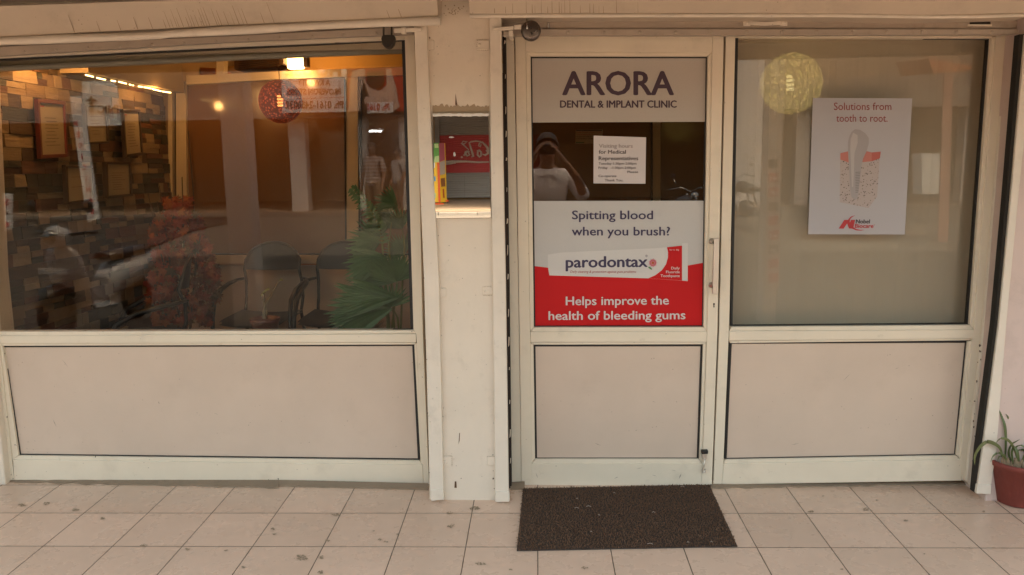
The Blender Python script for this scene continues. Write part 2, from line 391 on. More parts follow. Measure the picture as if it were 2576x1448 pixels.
riv = [(60+i*80.5, 133-(60+i*80.5)*.0515) for i in range(-2, 12)]
curtain(sh, [(-260, 110), (0, 100), (560, 72), (1040, 45)], [(-260, 134), (0, 117), (560, 91), (1040, 66)], [(-260, 157), (0, 141), (560, 107), (1040, 86)], 3.50, riv)
mb = MB(); mb.prism([(1082, 1258), (1116, 1256), (1104, 700), (1087, 380), (1073, 60), (1041, 60), (1053, 380), (1066, 700)], 3.405, 3.436); mb.prism([(1084, 1262), (1117, 1259), (1116, 1232), (1082, 1234)], 3.398, 3.436)
mb.build('guide_rail', OFFW, sh, .004)
mb = MB(); mb.prism([(991, 83), (1061, 79), (1061, 70), (991, 72)], 3.39, 3.402); lk = mb.build('slide_bolt', OFFW, sh, .002)
mb = MB(); mb.prism([(1009, 86), (1020, 85), (1020, 68), (1009, 69)], 3.382, 3.405); mb.build('bolt_keeper', OFFW, lk, .002)
DRIP = plain('drip_stain', (.31, .23, .155), .8)
def drips(parent, xs_, bot, hgt, lean):
    q = random.Random(int(xs_[0])); mb = MB()
    for x in xs_:
        y0 = bot(x)-1; h_ = q.uniform(.35, 1.)*hgt; w = q.uniform(.5, 1.1)
        def hp(x, y): return P(x, y, 3.33-.06*min(1, (bot(x)-y)/66.)-.0012)
        ys = [0, .3, .6, 1.]; f = [hp(x-w*(1-.6*t)-lean*h_*t, y0-h_*t) for t in ys]+[hp(x+w*(1-.6*t)-lean*h_*t, y0-h_*t) for t in ys[::-1]]
        mb.add(f, [list(range(8))])
    d_ = mb.build("drip_stain", DRIP, parent, weld=False); d_["kind"] = "stuff"
bl_ = lambda x: [fb[i]+(fb[i+1]-fb[i])*(x-xs[i])/(xs[i+1]-xs[i]) for i in range(len(xs)-1) if xs[i] <= x <= xs[i+1]][0]
drips(sh, [188, 252, 304, 347, 384, 418, 428, 436, 446, 451, 462, 476, 484, 490, 500, 509, 514, 521, 528, 547, 552, 558, 575, 590, 602, 613, 622, 665, 690, 980, 1010], bl_, 52, .38)
sh2 = empty('rolling_shutter', P(1900, 60, 3.4), 'rolled up shutter above the door and right window with a pull handle', 'shutter', 'rolling shutters')
mb = MB()
hx = [1182, 1260, 1400, 1600, 1830, 2094, 2330, 2450, 2620]; hb = [35, 35.5, 34, 33.5, 33, 34, 38, 36, 31]
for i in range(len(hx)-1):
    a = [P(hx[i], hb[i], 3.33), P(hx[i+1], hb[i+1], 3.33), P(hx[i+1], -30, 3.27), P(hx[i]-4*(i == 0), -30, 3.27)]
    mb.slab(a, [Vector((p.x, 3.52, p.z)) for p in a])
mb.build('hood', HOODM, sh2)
drips(sh2, [1244, 1272, 1290, 1324, 1339, 1346, 1362, 1378, 1389, 1407, 1413, 1421, 1434, 1460, 1484, 1493, 1507, 1518, 1551, 1605], lambda x: 34.5, 40, .02)
mb = MB(); mb.tube([P(x, y+5, 3.34)+Vector((0, 0, .0015*math.sin(x*.03))) for x, y in zip(hx, hb)], .0085, 12); mb.build('hood_lip', OFFW, sh2)
curtain(sh2, [(1258, 34), (1800, 34), (2600, 34)], [(1258, 73), (1800, 73), (2600, 73)], [(1258, 89.5), (1800, 89.5), (2545, 87)], 3.52, [(1428.7+90*i-2*(i > 5)*(i-5), 82-.1*i) for i in range(-1, 13)])
mb = MB(); mb.prism([(1246, 1263), (1280, 1262), (1272, 700), (1266, 400), (1261, 40), (1231, 40), (1234, 400), (1239, 700)], 3.405, 3.436); mb.prism([(1245, 1265), (1282, 1264), (1281, 1238), (1246, 1238)], 3.398, 3.436)
mb.build('guide_rail', OFFW, sh2, .004)
mb = MB(); ge = [(2457, 1240), (2472, 1133), (2513, 817), (2543, 501), (2579, 87)]; gr_ = [(2491, 1242), (2507, 1133), (2532, 817), (2562, 501), (2606, 87)]
for i in range(4): mb.prism([ge[i], gr_[i], gr_[i+1], ge[i+1]], 3.45, 3.48, 0)
mb.prism([(2456, 1243), (2493, 1245), (2495, 1220), (2459, 1220)], 3.445, 3.47)
mb.build('guide_rail', OFFW, sh2, .003)
mb = MB(); mb.prism([(1240, 78), (1292, 75), (1292, 66), (1240, 70)], 3.39, 3.402); mb.prism([(1293, 74), (1311, 73), (1311, 62), (1293, 63)], 3.392, 3.41)
lk = mb.build('slide_bolt', OFFW, sh2, .002)
mb = MB(); mb.prism([(1279, 93), (1290, 93), (1290, 77), (1279, 77)], 3.40, 3.5); mb.prism([(1266, 90), (1279, 91), (1279, 80), (1266, 78)], 3.45, 3.5); mb.build('bolt_keeper', OFFW, lk, .002)
mb = MB(); hp = [P(x, y, 3.515-d) for x, y, d in [(1873, 58, 0), (1885, 58, .005), (1895, 59, .022), (1925, 61, .026), (1955, 59, .022), (1966, 58, .005), (1979, 58, 0)]]
mb.ribbon(hp, [.008]*len(hp), (0, 0, 1)); mb.prism([(1870, 66), (1888, 66), (1888, 51), (1870, 51)], 3.513, 3.519); mb.prism([(1963, 66), (1981, 66), (1981, 51), (1963, 51)], 3.513, 3.519)
for x in (1880, 1972): mb.lathe([(0, -.006), (.006, -.005), (.008, 0)], P(x, 58, 3.513), 12, 'y')
mb.build('pull_handle', OFFW, sh2)
mb = MB(); mb.prism([(2440, 62), (2492, 62), (2492, 51), (2440, 51)], 3.517, 3.525, 0); sl_ = mb.build('latch_slot', DARK, sh2)
mb = MB(); mb.prism([(2436, 51), (2496, 51), (2496, 47), (2436, 47)], 3.512, 3.53); mb.prism([(2436, 66), (2496, 66), (2496, 62), (2436, 62)], 3.512, 3.53); mb.build('latch_frame', OFFW, sl_)
# padlocks
IRON = paint('blackened_iron', (.045, .035, .028), .42, .4, (.10, .06, .03), scale=16, metal=.6, spots=.0, bump=.2)
pk = empty('padlock', P(976, 124, 3.44), 'black iron padlock hanging from the left shutter bolt', 'padlock', 'shutter padlocks')
c0 = P(976, 106, 3.44)
mb = MB(); out = [(958, 96), (961, 112), (968, 121), (976, 124), (984, 121), (991, 112), (994, 96), (990, 88), (962, 88)]
mb.prism(out[::-1], 3.425, 3.455); mb.build('lock_body', IRON, pk, .004)
mb = MB(); mb.tube([P(965, 92, 3.44), P(965, 70, 3.44), P(967, 60, 3.44), P(975, 55, 3.44), P(983, 60, 3.44), P(985, 70, 3.44), P(985, 92, 3.44)], .0042, 8); mb.build('shackle', IRON, pk)
mb = MB(); mb.prism([(974.5, 119), (977.5, 119), (977, 111), (975, 111)], 3.4235, 3.43, 0); mb.build('keyhole', BLACK, pk)
pk = empty('padlock', P(1336, 103, 3.42), 'round dark metal padlock hanging at the top left corner of the door', 'padlock', 'shutter padlocks')
STEEL = paint('worn_steel', (.16, .13, .11), .3, .4, (.05, .03, .02), scale=14, metal=.85, bump=.05)
mb = MB(); mb.lathe([(0, -.026), (.026, -.0255), (.036, -.022), (.042, -.013), (.043, 0), (.04, .012), (0, .014)], P(1335.7, 79, 3.42), 40, 'y'); mb.build('lock_body', STEEL, pk)
mb = MB(); mb.prism([(1337, 89), (1341, 86), (1336.5, 80), (1334, 81)], 3.391, 3.41, 0); mb.build('keyhole', BLACK, pk)
BST = plain('bright_steel', (.5, .45, .4), .3, .9); MB().tube([P(1326, 74, 3.393), P(1326, 60, 3.4), P(1325, 50, 3.42)], .004, 8).build('shackle', BST, pk); MB().tube([P(1379, 76, 3.52), P(1379.5, 60, 3.515), P(1378, 46, 3.52)], .0038, 8).build('staple', BST, sh2)

# mirror on the pillar
mm, nt, b = newmat('mirror_silver'); b.inputs['Metallic'].default_value = 1; b.inputs['Roughness'].default_value = .01
v = coords(nt, (90, 1, 2)); cc = mixc(nt, math_(nt, 'MULTIPLY', ramp(nt, noise(nt, v, 1, 3), .66, .72), .35), (.86, .87, .88), (.45, .42, .4))
nt.links.new(cc, b.inputs['Base Color'])
mr = empty('wall_mirror', P(1161, 550, 3.42), 'small rectangular mirror fixed to the cream pillar, paint smeared along its top', 'mirror')
mb = MB(); mb.prism([(1093.5, 550), (1235, 548), (1228.5, 290), (1089.5, 290)], MY, 3.43, 0); mb.build('mirror_glass', mm, mr)
mb = MB(); q = random.Random(5); tp = []; bt = []
for i in range(29):
    x = 1089+i*5; tp.append((x, 287+q.uniform(-2, 1.5))); bt.append((x, 293.5+q.uniform(-1.2, .6)))
strip(mb, tp, bt, MY-.001, MY+.004); mb.build('paint_smear', plain('white_smear', (.8, .78, .74), .7), mr)
for (x, y, rx, ry) in [(1143, 389, 3.5, 6), (1136, 346, 8, 2.2)]: MB().prism([(x+rx*math.cos(a)*rnd.uniform(.7, 1.1), y+ry*math.sin(a)*rnd.uniform(.7, 1.1)) for a in [6.28*k/11 for k in range(11)]][::-1], MY-.0008, MY+.001, 0).build('paint_spot', plain('grey_smear', (.55, .52, .5), .7), mr)
mb = MB(); mb.prism([(1087, 556), (1240, 554), (1240, 548.5), (1087, 551)], 3.425, 3.431, 0); mb.prism([(1083, 556), (1091, 556), (1087, 280), (1081, 280)], 3.426, 3.432, 0); mb.prism([(1236, 554), (1240, 554), (1233, 283), (1229, 283)], 3.426, 3.432, 0)
mb.build('plaster_bed', PILLAR, mr)

# ================================================================== SHOPFRONT FRAMES
YF = 3.60
def member(mb, px, d=0.): mb.prism(px, YF+d, YF+.055, .0006)
# ---- left window
lw = empty('shop_window', P(520, 1225, 3.6), 'large left shop window in white frame with waiting room behind', 'window')
mb = MB()
member(mb, [(-260, 158.5), (599, 117), (1018, 99), (1018, 84), (599, 104), (-260, 142)])                              # head
member(mb, [(1047, 841), (1042, 660), (1033, 340), (1022, 88), (1041, 86), (1052, 340), (1063, 841), (1080, 1231), (1066, 1229)][::-1] if False else [(1066, 1230), (1080, 1231), (1064, 841), (1053, 340), (1041, 86), (1018, 88), (1040, 831), (1047, 841)])
member(mb, [(-260, 866), (1047, 862), (1047, 841), (-260, 847)])                                                      # transom
member(mb, [(-10, 1210), (36, 1210), (30, 1160), (-2, 872), (-100, 872)])
member(mb, [(36, 1210), (700, 1221.5), (1066, 1229), (1063, 1170.5), (32, 1157)])                                      # sill rail
mb.build('frame', WHITE, lw, .0018)
mb = MB()
member(mb, [(-260, 847), (1047, 840), (1040, 831.5), (-260, 836)], .008); member(mb, [(-260, 872), (4, 871), (1043, 867.5), (1047, 862.5), (-260, 866)], .008)
member(mb, [(1058, 1165), (1064, 1170), (1048, 863), (1042, 868)], .008); member(mb, [(46, 1147), (1055, 1160), (1063, 1170), (32, 1157)], .008); member(mb, [(32, 1157), (46, 1147), (6, 872), (-3, 868)], .008)
mb.build('glazing_bead', WHITE, lw, .002)
mb = MB()
def ring(mb, out, inn, Yf, Yb):
    n = len(out)
    for i in range(n):
        j = (i+1) % n; mb.prism([out[i], out[j], inn[j], inn[i]], Yf, Yb, 0)
ring(mb, [(-262, 838), (1041, 833), (1018, 98), (-262, 158)], [(-255, 834.5), (1033, 829.5), (1010.5, 103), (-255, 165)], 3.627, 3.65)
ring(mb, [(45, 1148), (1056, 1161), (1043, 867), (5, 870)], [(51, 1143), (1051, 1155), (1037, 871), (10.5, 874.5)], 3.620, 3.65)
mb.build('gasket', BLACK, lw)
mb = MB(); mb.prism([(-258, 836), (1038, 831), (1015, 100), (-258, 160)], GY, GY+.006, 0); mb.build('glass_pane', GLASS, lw)
mb = MB(); mb.prism([(47, 1146), (1053, 1158.5), (1041, 868.5), (7, 872)], 3.626, 3.65, 0); mb.build('lower_panel', PANEL, lw)
# ---- door frame and door
jf = empty('door_frame', P(1290, 1226, 3.6), 'cream aluminium jamb between the pillar and the glazed door', 'door frame')
mb = MB(); member(mb, [(1287, 1240), (1312, 1226), (1304, 700), (1293, 92), (1272, 92), (1281, 700)], .004); mb.build('jamb', WHITE, jf, .002)
mb = MB(); mb.prism([(1281, 1245), (1287, 1240), (1281, 700), (1272, 92), (1264, 92), (1272, 700)], 3.56, 3.66); mb.build('gap_shade_strip', paint('gap_shade_strip', (.03, .02, .015), .9, 0, scale=20, peel=0), jf)  # dark strip standing for the unlit gap between pillar and jamb
mb = MB(); q = random.Random(8)
for i in range(15):
    y = 110+i*74+q.uniform(-12, 12); x = 1270+(y-92)/1150*15.5; ww = q.uniform(.8, 2.2); hh = q.uniform(5, 26)
    mb.prism([(x-ww, y+hh), (x+ww*.5, y+hh*.8), (x+ww, y), (x-ww*.4, y-2)], 3.555, 3.565, 0)
mb.build('plaster_crumb', PILLAR, jf)
dr = empty('shop_door', P(1550, 1222, 3.6), 'white aluminium door with glass upper half covered by printed signs', 'door')
mb = MB()
member(mb, [(1312, 1222), (1338, 1222), (1334, 866), (1322, 91), (1295.5, 91), (1307, 866)])
member(mb, [(1765, 1221.5), (1791, 1220), (1805, 835), (1821, 91), (1792.5, 91), (1779, 835)])
member(mb, [(1322.5, 131), (1792, 131.5), (1792, 90.5), (1322.5, 91)])
member(mb, [(1334, 861.5), (1778, 861), (1779, 834.5), (1334, 835)])
member(mb, [(1338, 1222), (1765, 1221.5), (1767, 1166.5), (1337, 1167.5)])
mb.build('frame', WHITE, dr, .0016)
mb = MB()
member(mb, [(1322.5, 132), (1334, 142), (1780, 142), (1791.5, 132)][::-1], .007); member(mb, [(1334, 834.5), (1779, 834), (1770, 824), (1343, 824.5)], .007)
member(mb, [(1334, 834), (1343, 824.5), (1334.5, 142), (1323, 132.5)], .007); member(mb, [(1770, 824), (1779, 833.5), (1791, 132.5), (1781, 142)], .007)
member(mb, [(1334, 862), (1342, 868), (1769, 867), (1778, 861.5)][::-1], .007); member(mb, [(1337, 1167), (1766, 1166), (1759, 1156), (1346, 1156)], .007)
member(mb, [(1337, 1166), (1346, 1156), (1342, 868), (1334, 863)], .007); member(mb, [(1759, 1156), (1766.5, 1165), (1777, 863), (1769, 867)], .007)
mb.build('glazing_bead', WHITE, dr, .002)
mb = MB()
ring(mb, [(1342, 825), (1771, 824.5), (1781.5, 141), (1333.5, 141)], [(1347, 820), (1766, 819.5), (1776, 147), (1338, 147)], 3.628, 3.65)
ring(mb, [(1345, 1157), (1760, 1157), (1770, 866), (1341, 867)], [(1351, 1152.5), (1753, 1152.5), (1762.5, 872), (1347, 872.5)], 3.620, 3.65)
mb.build('gasket', BLACK, dr)
mb = MB(); mb.prism([(1340, 827), (1773, 826.5), (1783, 140), (1332, 140)], GY, GY+.006, 0); mb.build('glass_pane', DOORG, dr)
mb = MB(); mb.prism([(1347, 1155.5), (1757, 1155.5), (1766.5, 868.5), (1344, 869)], 3.624, 3.65, 0); mb.build('lower_panel', PANEL, dr)
CHROME = plain('brushed_aluminium', (.62, .55, .48), .38, .85)
mb = MB(); mb.prism([(1792.5, 741), (1806.5, 741), (1810, 599.5), (1796, 599.5)], 3.545, 3.56); hd = mb.build('handle', CHROME, dr, .003)
mb = MB()
for x, y in ((1797, 610), (1796, 722)): mb.lathe([(.009, 0), (.009, .05), (.014, .052), (.014, .058)], P(x, y, 3.546), 16, 'y')
mb.build('handle_post', CHROME, hd)
mb = MB(); mb.lathe([(0, -.0015), (.0045, -.0012), (.0045, .002)], P(1796, 765.5, 3.6), 14, 'y'); mb.prism([(1794.6, 774), (1797.6, 774), (1796.9, 766), (1795.1, 766)], 3.598, 3.602, 0); mb.build('keyhole', BLACK, dr)
mb = MB(); mb.prism([(1767, 1156), (1778, 1156), (1778, 1143), (1767, 1143)], 3.588, 3.602); mb.tube([P(1773, 1155, 3.585), P(1771, 1172, 3.585), P(1767, 1183, 3.585), P(1768, 1189, 3.583), P(1773, 1189, 3.583), P(1773, 1181, 3.585)], .004, 8)
bo = mb.build('floor_bolt', CHROME, dr, 0)
mb = MB(); mb.prism([(1765, 1144), (1782, 1143), (1782, 1134), (1765, 1135)], 3.575, 3.598); mb.build('bolt_knob', BLACK, bo, .003)
# ---- right window
rw = empty('shop_window', P(2130, 1218, 3.6), 'right shop window in white frame backed by a beige blind with a poster on it', 'window')
mb = MB()
member(mb, [(1794.5, 1222), (1816, 1219), (1820, 1167), (1834, 834), (1850, 90.5), (1826, 90.5), (1809, 835)])
member(mb, [(1834, 834), (1834, 858), (2449, 852.5), (2450, 830.5)][::-1]); member(mb, [(1816, 1219.5), (2419, 1210), (2417, 1157), (1820, 1167.5)])
member(mb, [(1850, 94), (2496, 96.5), (2498, 89), (1850, 90)]); member(mb, [(2419, 1210), (2431, 1208), (2470, 880), (2498, 560), (2538, 89), (2506, 89), (2471, 560), (2450, 830), (2442, 880), (2416, 1157)])
mb.build('frame', WHITE, rw, .0018)
mb = MB()
member(mb, [(1834, 833.5), (2450, 830), (2440, 818.5), (1840, 823)], .008); member(mb, [(1834, 858.5), (1837, 864), (2438, 857), (2449, 853)][::-1], .008)
member(mb, [(2440, 818), (2450, 829.5), (2506, 90), (2494, 96)], .008); member(mb, [(1820, 1167), (2416, 1157), (2406, 1147), (1823, 1157.5)], .008)
member(mb, [(2406, 1146), (2416, 1156), (2446, 857), (2435, 860)], .008)
mb.build('glazing_bead', WHITE, rw, .002)
mb = MB(); member(mb, [(2431, 1212), (2453, 1238), (2462, 1133), (2503, 817), (2532, 501), (2566, 90), (2538, 90), (2510, 400), (2472, 850)], -.02); mb.build('outer_post', OFFW, rw, .004)
mb = MB(); gl_ = [(2451, 1240), (2461, 1133), (2502, 817), (2531, 501), (2565, 87)]; gg_ = [(2458, 1240), (2473, 1133), (2514, 817), (2544, 501), (2580, 87)]
for i in range(4): mb.prism([gl_[i], gg_[i], gg_[i+1], gl_[i+1]], 3.462, 3.5, 0)
mb.build('recess_shade_strip', DARK, rw)  # solid dark strip in place of the shaded recess beside the post
mb = MB()
ring(mb, [(1838, 824), (2439, 819), (2494, 93), (1850, 90)], [(1843, 819.5), (2432, 814.5), (2485, 99.5), (1857, 95.5)], 3.627, 3.65)
ring(mb, [(1822.5, 1158), (2408, 1148), (2437, 857), (1835, 861)], [(1828, 1153.5), (2401, 1143), (2428.5, 863), (1841, 865.5)], 3.620, 3.65)
mb.build('gasket', BLACK, rw)
mb = MB(); mb.prism([(1838, 825), (2441, 820), (2496, 92), (1850, 89)], GY, GY+.006, 0); mb.build('glass_pane', GLASS, rw)
mb = MB(); mb.prism([(1824, 1156.5), (2405, 1146), (2433, 859.5), (1837, 862.5)], 3.625, 3.65, 0); mb.build('lower_panel', PANEL, rw)

# ================================================================== SIGNS AND POSTERS ON THE GLASS
def paper(name, col, weave=0.):
    mt, nt, b = newmat(name); v = coords(nt)
    c = mixc(nt, noise(nt, v, 5, 5), tuple(q*.94 for q in col), col)
    if weave:
        vo = N(nt, 'ShaderNodeTexVoronoi'); vo.inputs['Scale'].default_value = 420; nt.links.new(v, vo.inputs['Vector'])
        c = mixc(nt, math_(nt, 'MULTIPLY', ramp(nt, vo.outputs['Distance'], .25, .12), weave), c, tuple(q*.45 for q in col))
    nt.links.new(c, b.inputs['Base Color']); b.inputs['Roughness'].default_value = .55; return mt
FILM = paper('perforated_film', (.46, .41, .36), .5)
FILMW = paper('white_film', (.52, .50, .48), .45)
RED = paper('red_film', (.52, .009, .011), .0); RED.node_tree.nodes['Principled BSDF'].inputs['Specular IOR Level'].default_value = .2
NAVY = plain('navy_ink', (.035, .025, .075), .5); PLUM = plain('plum_ink', (.05, .022, .04), .5)
WINK = plain('white_ink', (.62, .56, .54), .5); WPAPER = paper('white_paper', (.60, .55, .545))
GREYINK = plain('faded_grey_ink', (.10, .08, .08), .7); PALEINK = plain('sunbleached_ink', (.36, .31, .30), .7); REDINK = plain('dull_red_ink', (.36, .06, .05), .6)
YS = 3.632
pl = lambda Y: (lambda x, y: P(x, y, Y))
zA = lambda x, y: (x*.32155+1230.8, y*.32155)
zB = lambda x, y: (x*.32155+1230.8, y*.32155+432.4)
sg = empty('clinic_sign', P(1556, 309, YS), 'grey film sign with large dark clinic name across the top of the door glass', 'sign')
mb = MB(); thick_sheet(mb, [(1337, 309), (1778, 307), (1779.2, 143.5), (1334.5, 144)], YS); mb.build('film', FILM, sg)
pp = pl(YS-.0012)
words(sg, PLUM, pp, ('ARORA', 1414, 1696, 239, 58, {'bold': .022}), ('DENTAL & IMPLANT CLINIC', 1408.6, 1702.5, 271.3, 17.5, {'bold': .03}))
no = empty('notice_sheet', P(1558, 463, YS), 'white paper notice with visiting hours taped to the middle of the door glass', 'notice')
mb = MB(); thick_sheet(mb, [(1493, 462), (1623.7, 463), (1625.3, 346.3), (1493.5, 342)], YS); mb.build('sheet', WPAPER, no)
n_ = lambda x: x*.18337+1323.9
ny = lambda y: y*.18337+299.4
words(no, PALEINK, pp, ('Visiting hours', n_(995), n_(1462), ny(398), 9.3), bold=.025)
words(no, GREYINK, pp, *[(t, n_(a), n_(b_), ny(y), h_) for t, a, b_, y, h_ in [('for Medical', 995, 1367, 480, 9.3), ('Representatives', 993, 1537, 568, 9.3), ('Tuesday-1:30pm-2:00pm', 993, 1513, 630, 5.6), ('Friday   -1:30pm-2:00pm', 990, 1503, 688, 5.6), ('Please', 1387, 1535, 745, 5.6), ('Co-operate', 990, 1238, 800, 5.6), ('Thank You.', 1077, 1330, 860, 6)]], bold=.018)
ps = empty('toothpaste_poster', P(1556, 823, YS), 'white and red toothpaste poster on the lower part of the door glass', 'poster')
mb = MB(); thick_sheet(mb, [(1343.3, 823.7), (1767.2, 823), (1775.2, 505.7), (1339.2, 506.4)], YS); mb.build('film', FILMW, ps)
L = lambda *a: [zB(x, y) for x, y in a]
def layer(mat, name, px, Y): mb = MB(); mb.prism(px, Y, Y+.0006, 0); return mb.build(name, mat, ps)
layer(RED, 'red_field', L((351, 1214), (1667, 1212), (1681, 712), (1553, 735), (1400, 800), (600, 800), (460, 752), (343, 738)), YS-.0008)
TUBEW = paper('tube_white', (.60, .575, .55), .3)
layer(TUBEW, 'tube_picture', L((470, 812), (575, 815), (1240, 835), (1508, 853), (1552, 857), (1554, 560), (1512, 562), (1508, 580), (1392, 592), (1300, 600), (900, 618), (560, 634), (458, 650), (460, 752)), YS-.0016)
layer(RED, 'tube_band', L((1508, 852), (1245, 835), (1300, 810), (1350, 772), (1383, 725), (1398, 670), (1399, 630), (1390, 592), (1508, 579)), YS-.0024)
pt = lambda Y: (lambda x, y: P(*zB(x, y), Y))
words(ps, NAVY, pt(YS-.002), ('Spitting blood', 647, 1282, 372, 66), ('when you brush?', 645, 1415, 499, 66), bold=.015)
words(ps, NAVY, pt(YS-.003), ('parodontax', 597, 1240, 750, 84), bold=.025, rise=-6)
words(ps, REDINK, pt(YS-.003), ('Daily cleaning & protection against gum problems', 633, 1150, 792, 19), shear=.25)
w3 = pt(YS-.0035)
words(ps, WINK, w3, ('Daily', 1424, 1490, 765, 20), ('Fluoride', 1383, 1490, 795, 20), ('Toothpaste', 1340, 1490, 825, 20), ('Net wt. 80g', 1408, 1485, 617, 11, {'bold': 0, 'shear': .2}), bold=.012)
words(ps, WINK, w3, ('Helps improve the', 598, 1405, 1045, 66), ('health of bleeding gums', 463, 1535, 1160, 66), bold=.015, rise=-6)
mb = MB()
for k in range(18):
    a = 6.283*k/18; c, s = math.cos(a), math.sin(a)
    mb.add([w3(1280+8*c, 714+8*s), w3(1280+22*c-4*s, 714+22*s+4*c), w3(1280+(34 if k % 2 else 38)*c, 714+(34 if k % 2 else 38)*s), w3(1280+22*c+4*s, 714+22*s-4*c)], [[0, 1, 2, 3]])
fl = mb.build('flower_picture', plain('pink_ink', (.55, .12, .16), .6), ps)
mb = MB(); q = pt(YS-.004); mb.add([q(1280+11*math.cos(a), 714+11*math.sin(a)) for a in [6.28*k/14 for k in range(14)]], [list(range(14))]); mb.build('flower_centre', plain('rust_ink', (.45, .12, .05), .6), fl)
mb = MB(); mb.add([w3(*p) for p in [(1240, 745), (1258, 745), (1272, 758), (1275, 768), (1258, 764)]], [[0, 1, 2, 3, 4]]); mb.build('leaf_picture', plain('green_ink', (.08, .22, .08), .6), fl)
words(ps, NAVY, w3, ('R', 1227, 1234, 665, 10))
mb = MB(); ri = [(1230+9*math.cos(a), 660+9*math.sin(a)) for a in [6.28*k/16 for k in range(16)]]; ro = [(1230+7*math.cos(a), 660+7*math.sin(a)) for a in [6.28*k/16 for k in range(16)]]
for k in range(16): j = (k+1) % 16; mb.add([w3(*ri[k]), w3(*ri[j]), w3(*ro[j]), w3(*ro[k])], [[0, 1, 2, 3]])
mb.build('mark_ring', NAVY, ps)
# smeared scuffs printed shadow lines below the tube
# ---- tooth poster on the right window
tp = empty('tooth_poster', P(2160, 590, YS), 'white poster of a tooth root model stuck on the right window', 'poster')
q4 = lambda x, y: (x*.32161+1829.5, y*.32161)
q8 = lambda x, y: (x*.32161+1829.5, y*.32161+432.4)
mb = MB(); thick_sheet(mb, [(2033, 590), (2275.9, 590.6), (2294.9, 248.3), (2045, 247)], YS, .003); mb.build('board', paper('poster_board', (.41, .395, .415)), tp)
def lay(mat, name, px, k, parent=None): mb = MB(); mb.prism(px, YS-.0006*k, YS-.0006*k+.0004, 0); return mb.build(name, mat, parent or tp)
def speck():
    mt, nt, b = newmat('speckled_print'); v = coords(nt); vo = N(nt, 'ShaderNodeTexVoronoi'); vo.inputs['Scale'].default_value = 120; nt.links.new(v, vo.inputs['Vector'])
    c = mixc(nt, math_(nt, 'MULTIPLY', ramp(nt, vo.outputs['Distance'], .34, .24), ramp(nt, noise(nt, v, 45, 2), .45, .55)), (.40, .34, .32), (.08, .06, .055))
    nt.links.new(c, b.inputs['Base Color']); b.inputs['Roughness'].default_value = .6; return mt
SPK = speck(); GUM = paper('gum_print', (.46, .16, .13)); GUMD = paper('gum_print_side', (.42, .10, .08))
TOO = paper('tooth_print', (.34, .315, .315)); TOOH = paper('tooth_highlight', (.43, .395, .39)); TOOD = paper('tooth_grey', (.20, .18, .175))
lay(SPK, 'bone_picture', [q4(884, 1245), q8(880, 240), q8(1105, 285), q8(1172, 195), q4(1193, 1238), q4(1128, 1262)], 1)
lay(GUM, 'gum_picture', [q4(885, 1200), q4(885, 1250), q4(950, 1274), q4(1065, 1270), q4(1130, 1264), q4(1130, 1195), q4(1080, 1182), q4(945, 1186)], 2)
lay(GUMD, 'gum_picture', [q4(1130, 1195), q4(1130, 1264), q4(1194, 1240), q4(1201, 1188)], 2)
lay(TOO, 'tooth_picture', [q4(1000, 1013), q4(972, 1035), q4(955, 1070), q4(945, 1110), q4(945, 1190), q4(950, 1280), q8(955, 20), q8(962, 150), q8(972, 200), q8(1000, 222), q8(1018, 212), q8(1030, 140), q8(1040, 40), q4(1050, 1300), q4(1062, 1245), q4(1092, 1180), q4(1108, 1120), q4(1106, 1080), q4(1080, 1045), q4(1040, 1018)], 3)
lay(TOOH, 'tooth_picture', [q4(985, 1040), q4(966, 1090), q4(962, 1170), q4(968, 1290), q8(975, 120), q8(985, 120), q8(990, 20), q4(995, 1200), q4(1020, 1120), q4(1020, 1060)], 4)
for k in range(13): y = 0+k*13; lay(TOOD, 'screw_thread_picture', [q8(1003, y+4), q8(1003, y+9), q8(1042-k*1.4, y+6), q8(1042-k*1.4, y+1)], 5)
tpl = pl(YS-.002)
words(tp, plain('pale_red_ink', (.30, .07, .07), .6), tpl, ('Solutions from', q4(833, 0)[0], q4(1285, 0)[0], q4(0, 863)[1], 18.6), ('tooth to root.', q4(852, 0)[0], q4(1255, 0)[0], q4(0, 955)[1], 18.6), bold=-.012)
RL = plain('logo_red', (.42, .03, .035), .6)
lay(RL, 'logo', [q8(872, 445), q8(910, 447), q8(938, 405), q8(952, 445), q8(985, 447), q8(1000, 378), q8(968, 378), q8(958, 405), q8(948, 378), q8(916, 378)], 3)
sw = [(1000, 342), (968, 352), (948, 372), (943, 398), (952, 424), (975, 446), (1010, 460), (1045, 462), (1070, 457)]; si = [(1070, 456), (1040, 456), (1008, 449), (982, 432), (966, 410), (958, 392), (960, 374), (975, 357), (1000, 343)]
lay(RL, 'logo', [q8(*p) for p in sw+si], 4)
words(tp, RL, tpl, ('Biocare', q8(997, 0)[0], q8(1144, 0)[0], q8(0, 440)[1], 9.8), ('®', q8(1147, 0)[0], q8(1156, 0)[0], q8(0, 422)[1], 3, {'bold': 0}), bold=.025, shear=.1)
words(tp, plain('dark_ink', (.05, .035, .04), .6), tpl, ('Nobel', q8(1005, 0)[0], q8(1118, 0)[0], q8(0, 405)[1], 9.8), bold=.025, shear=.1)

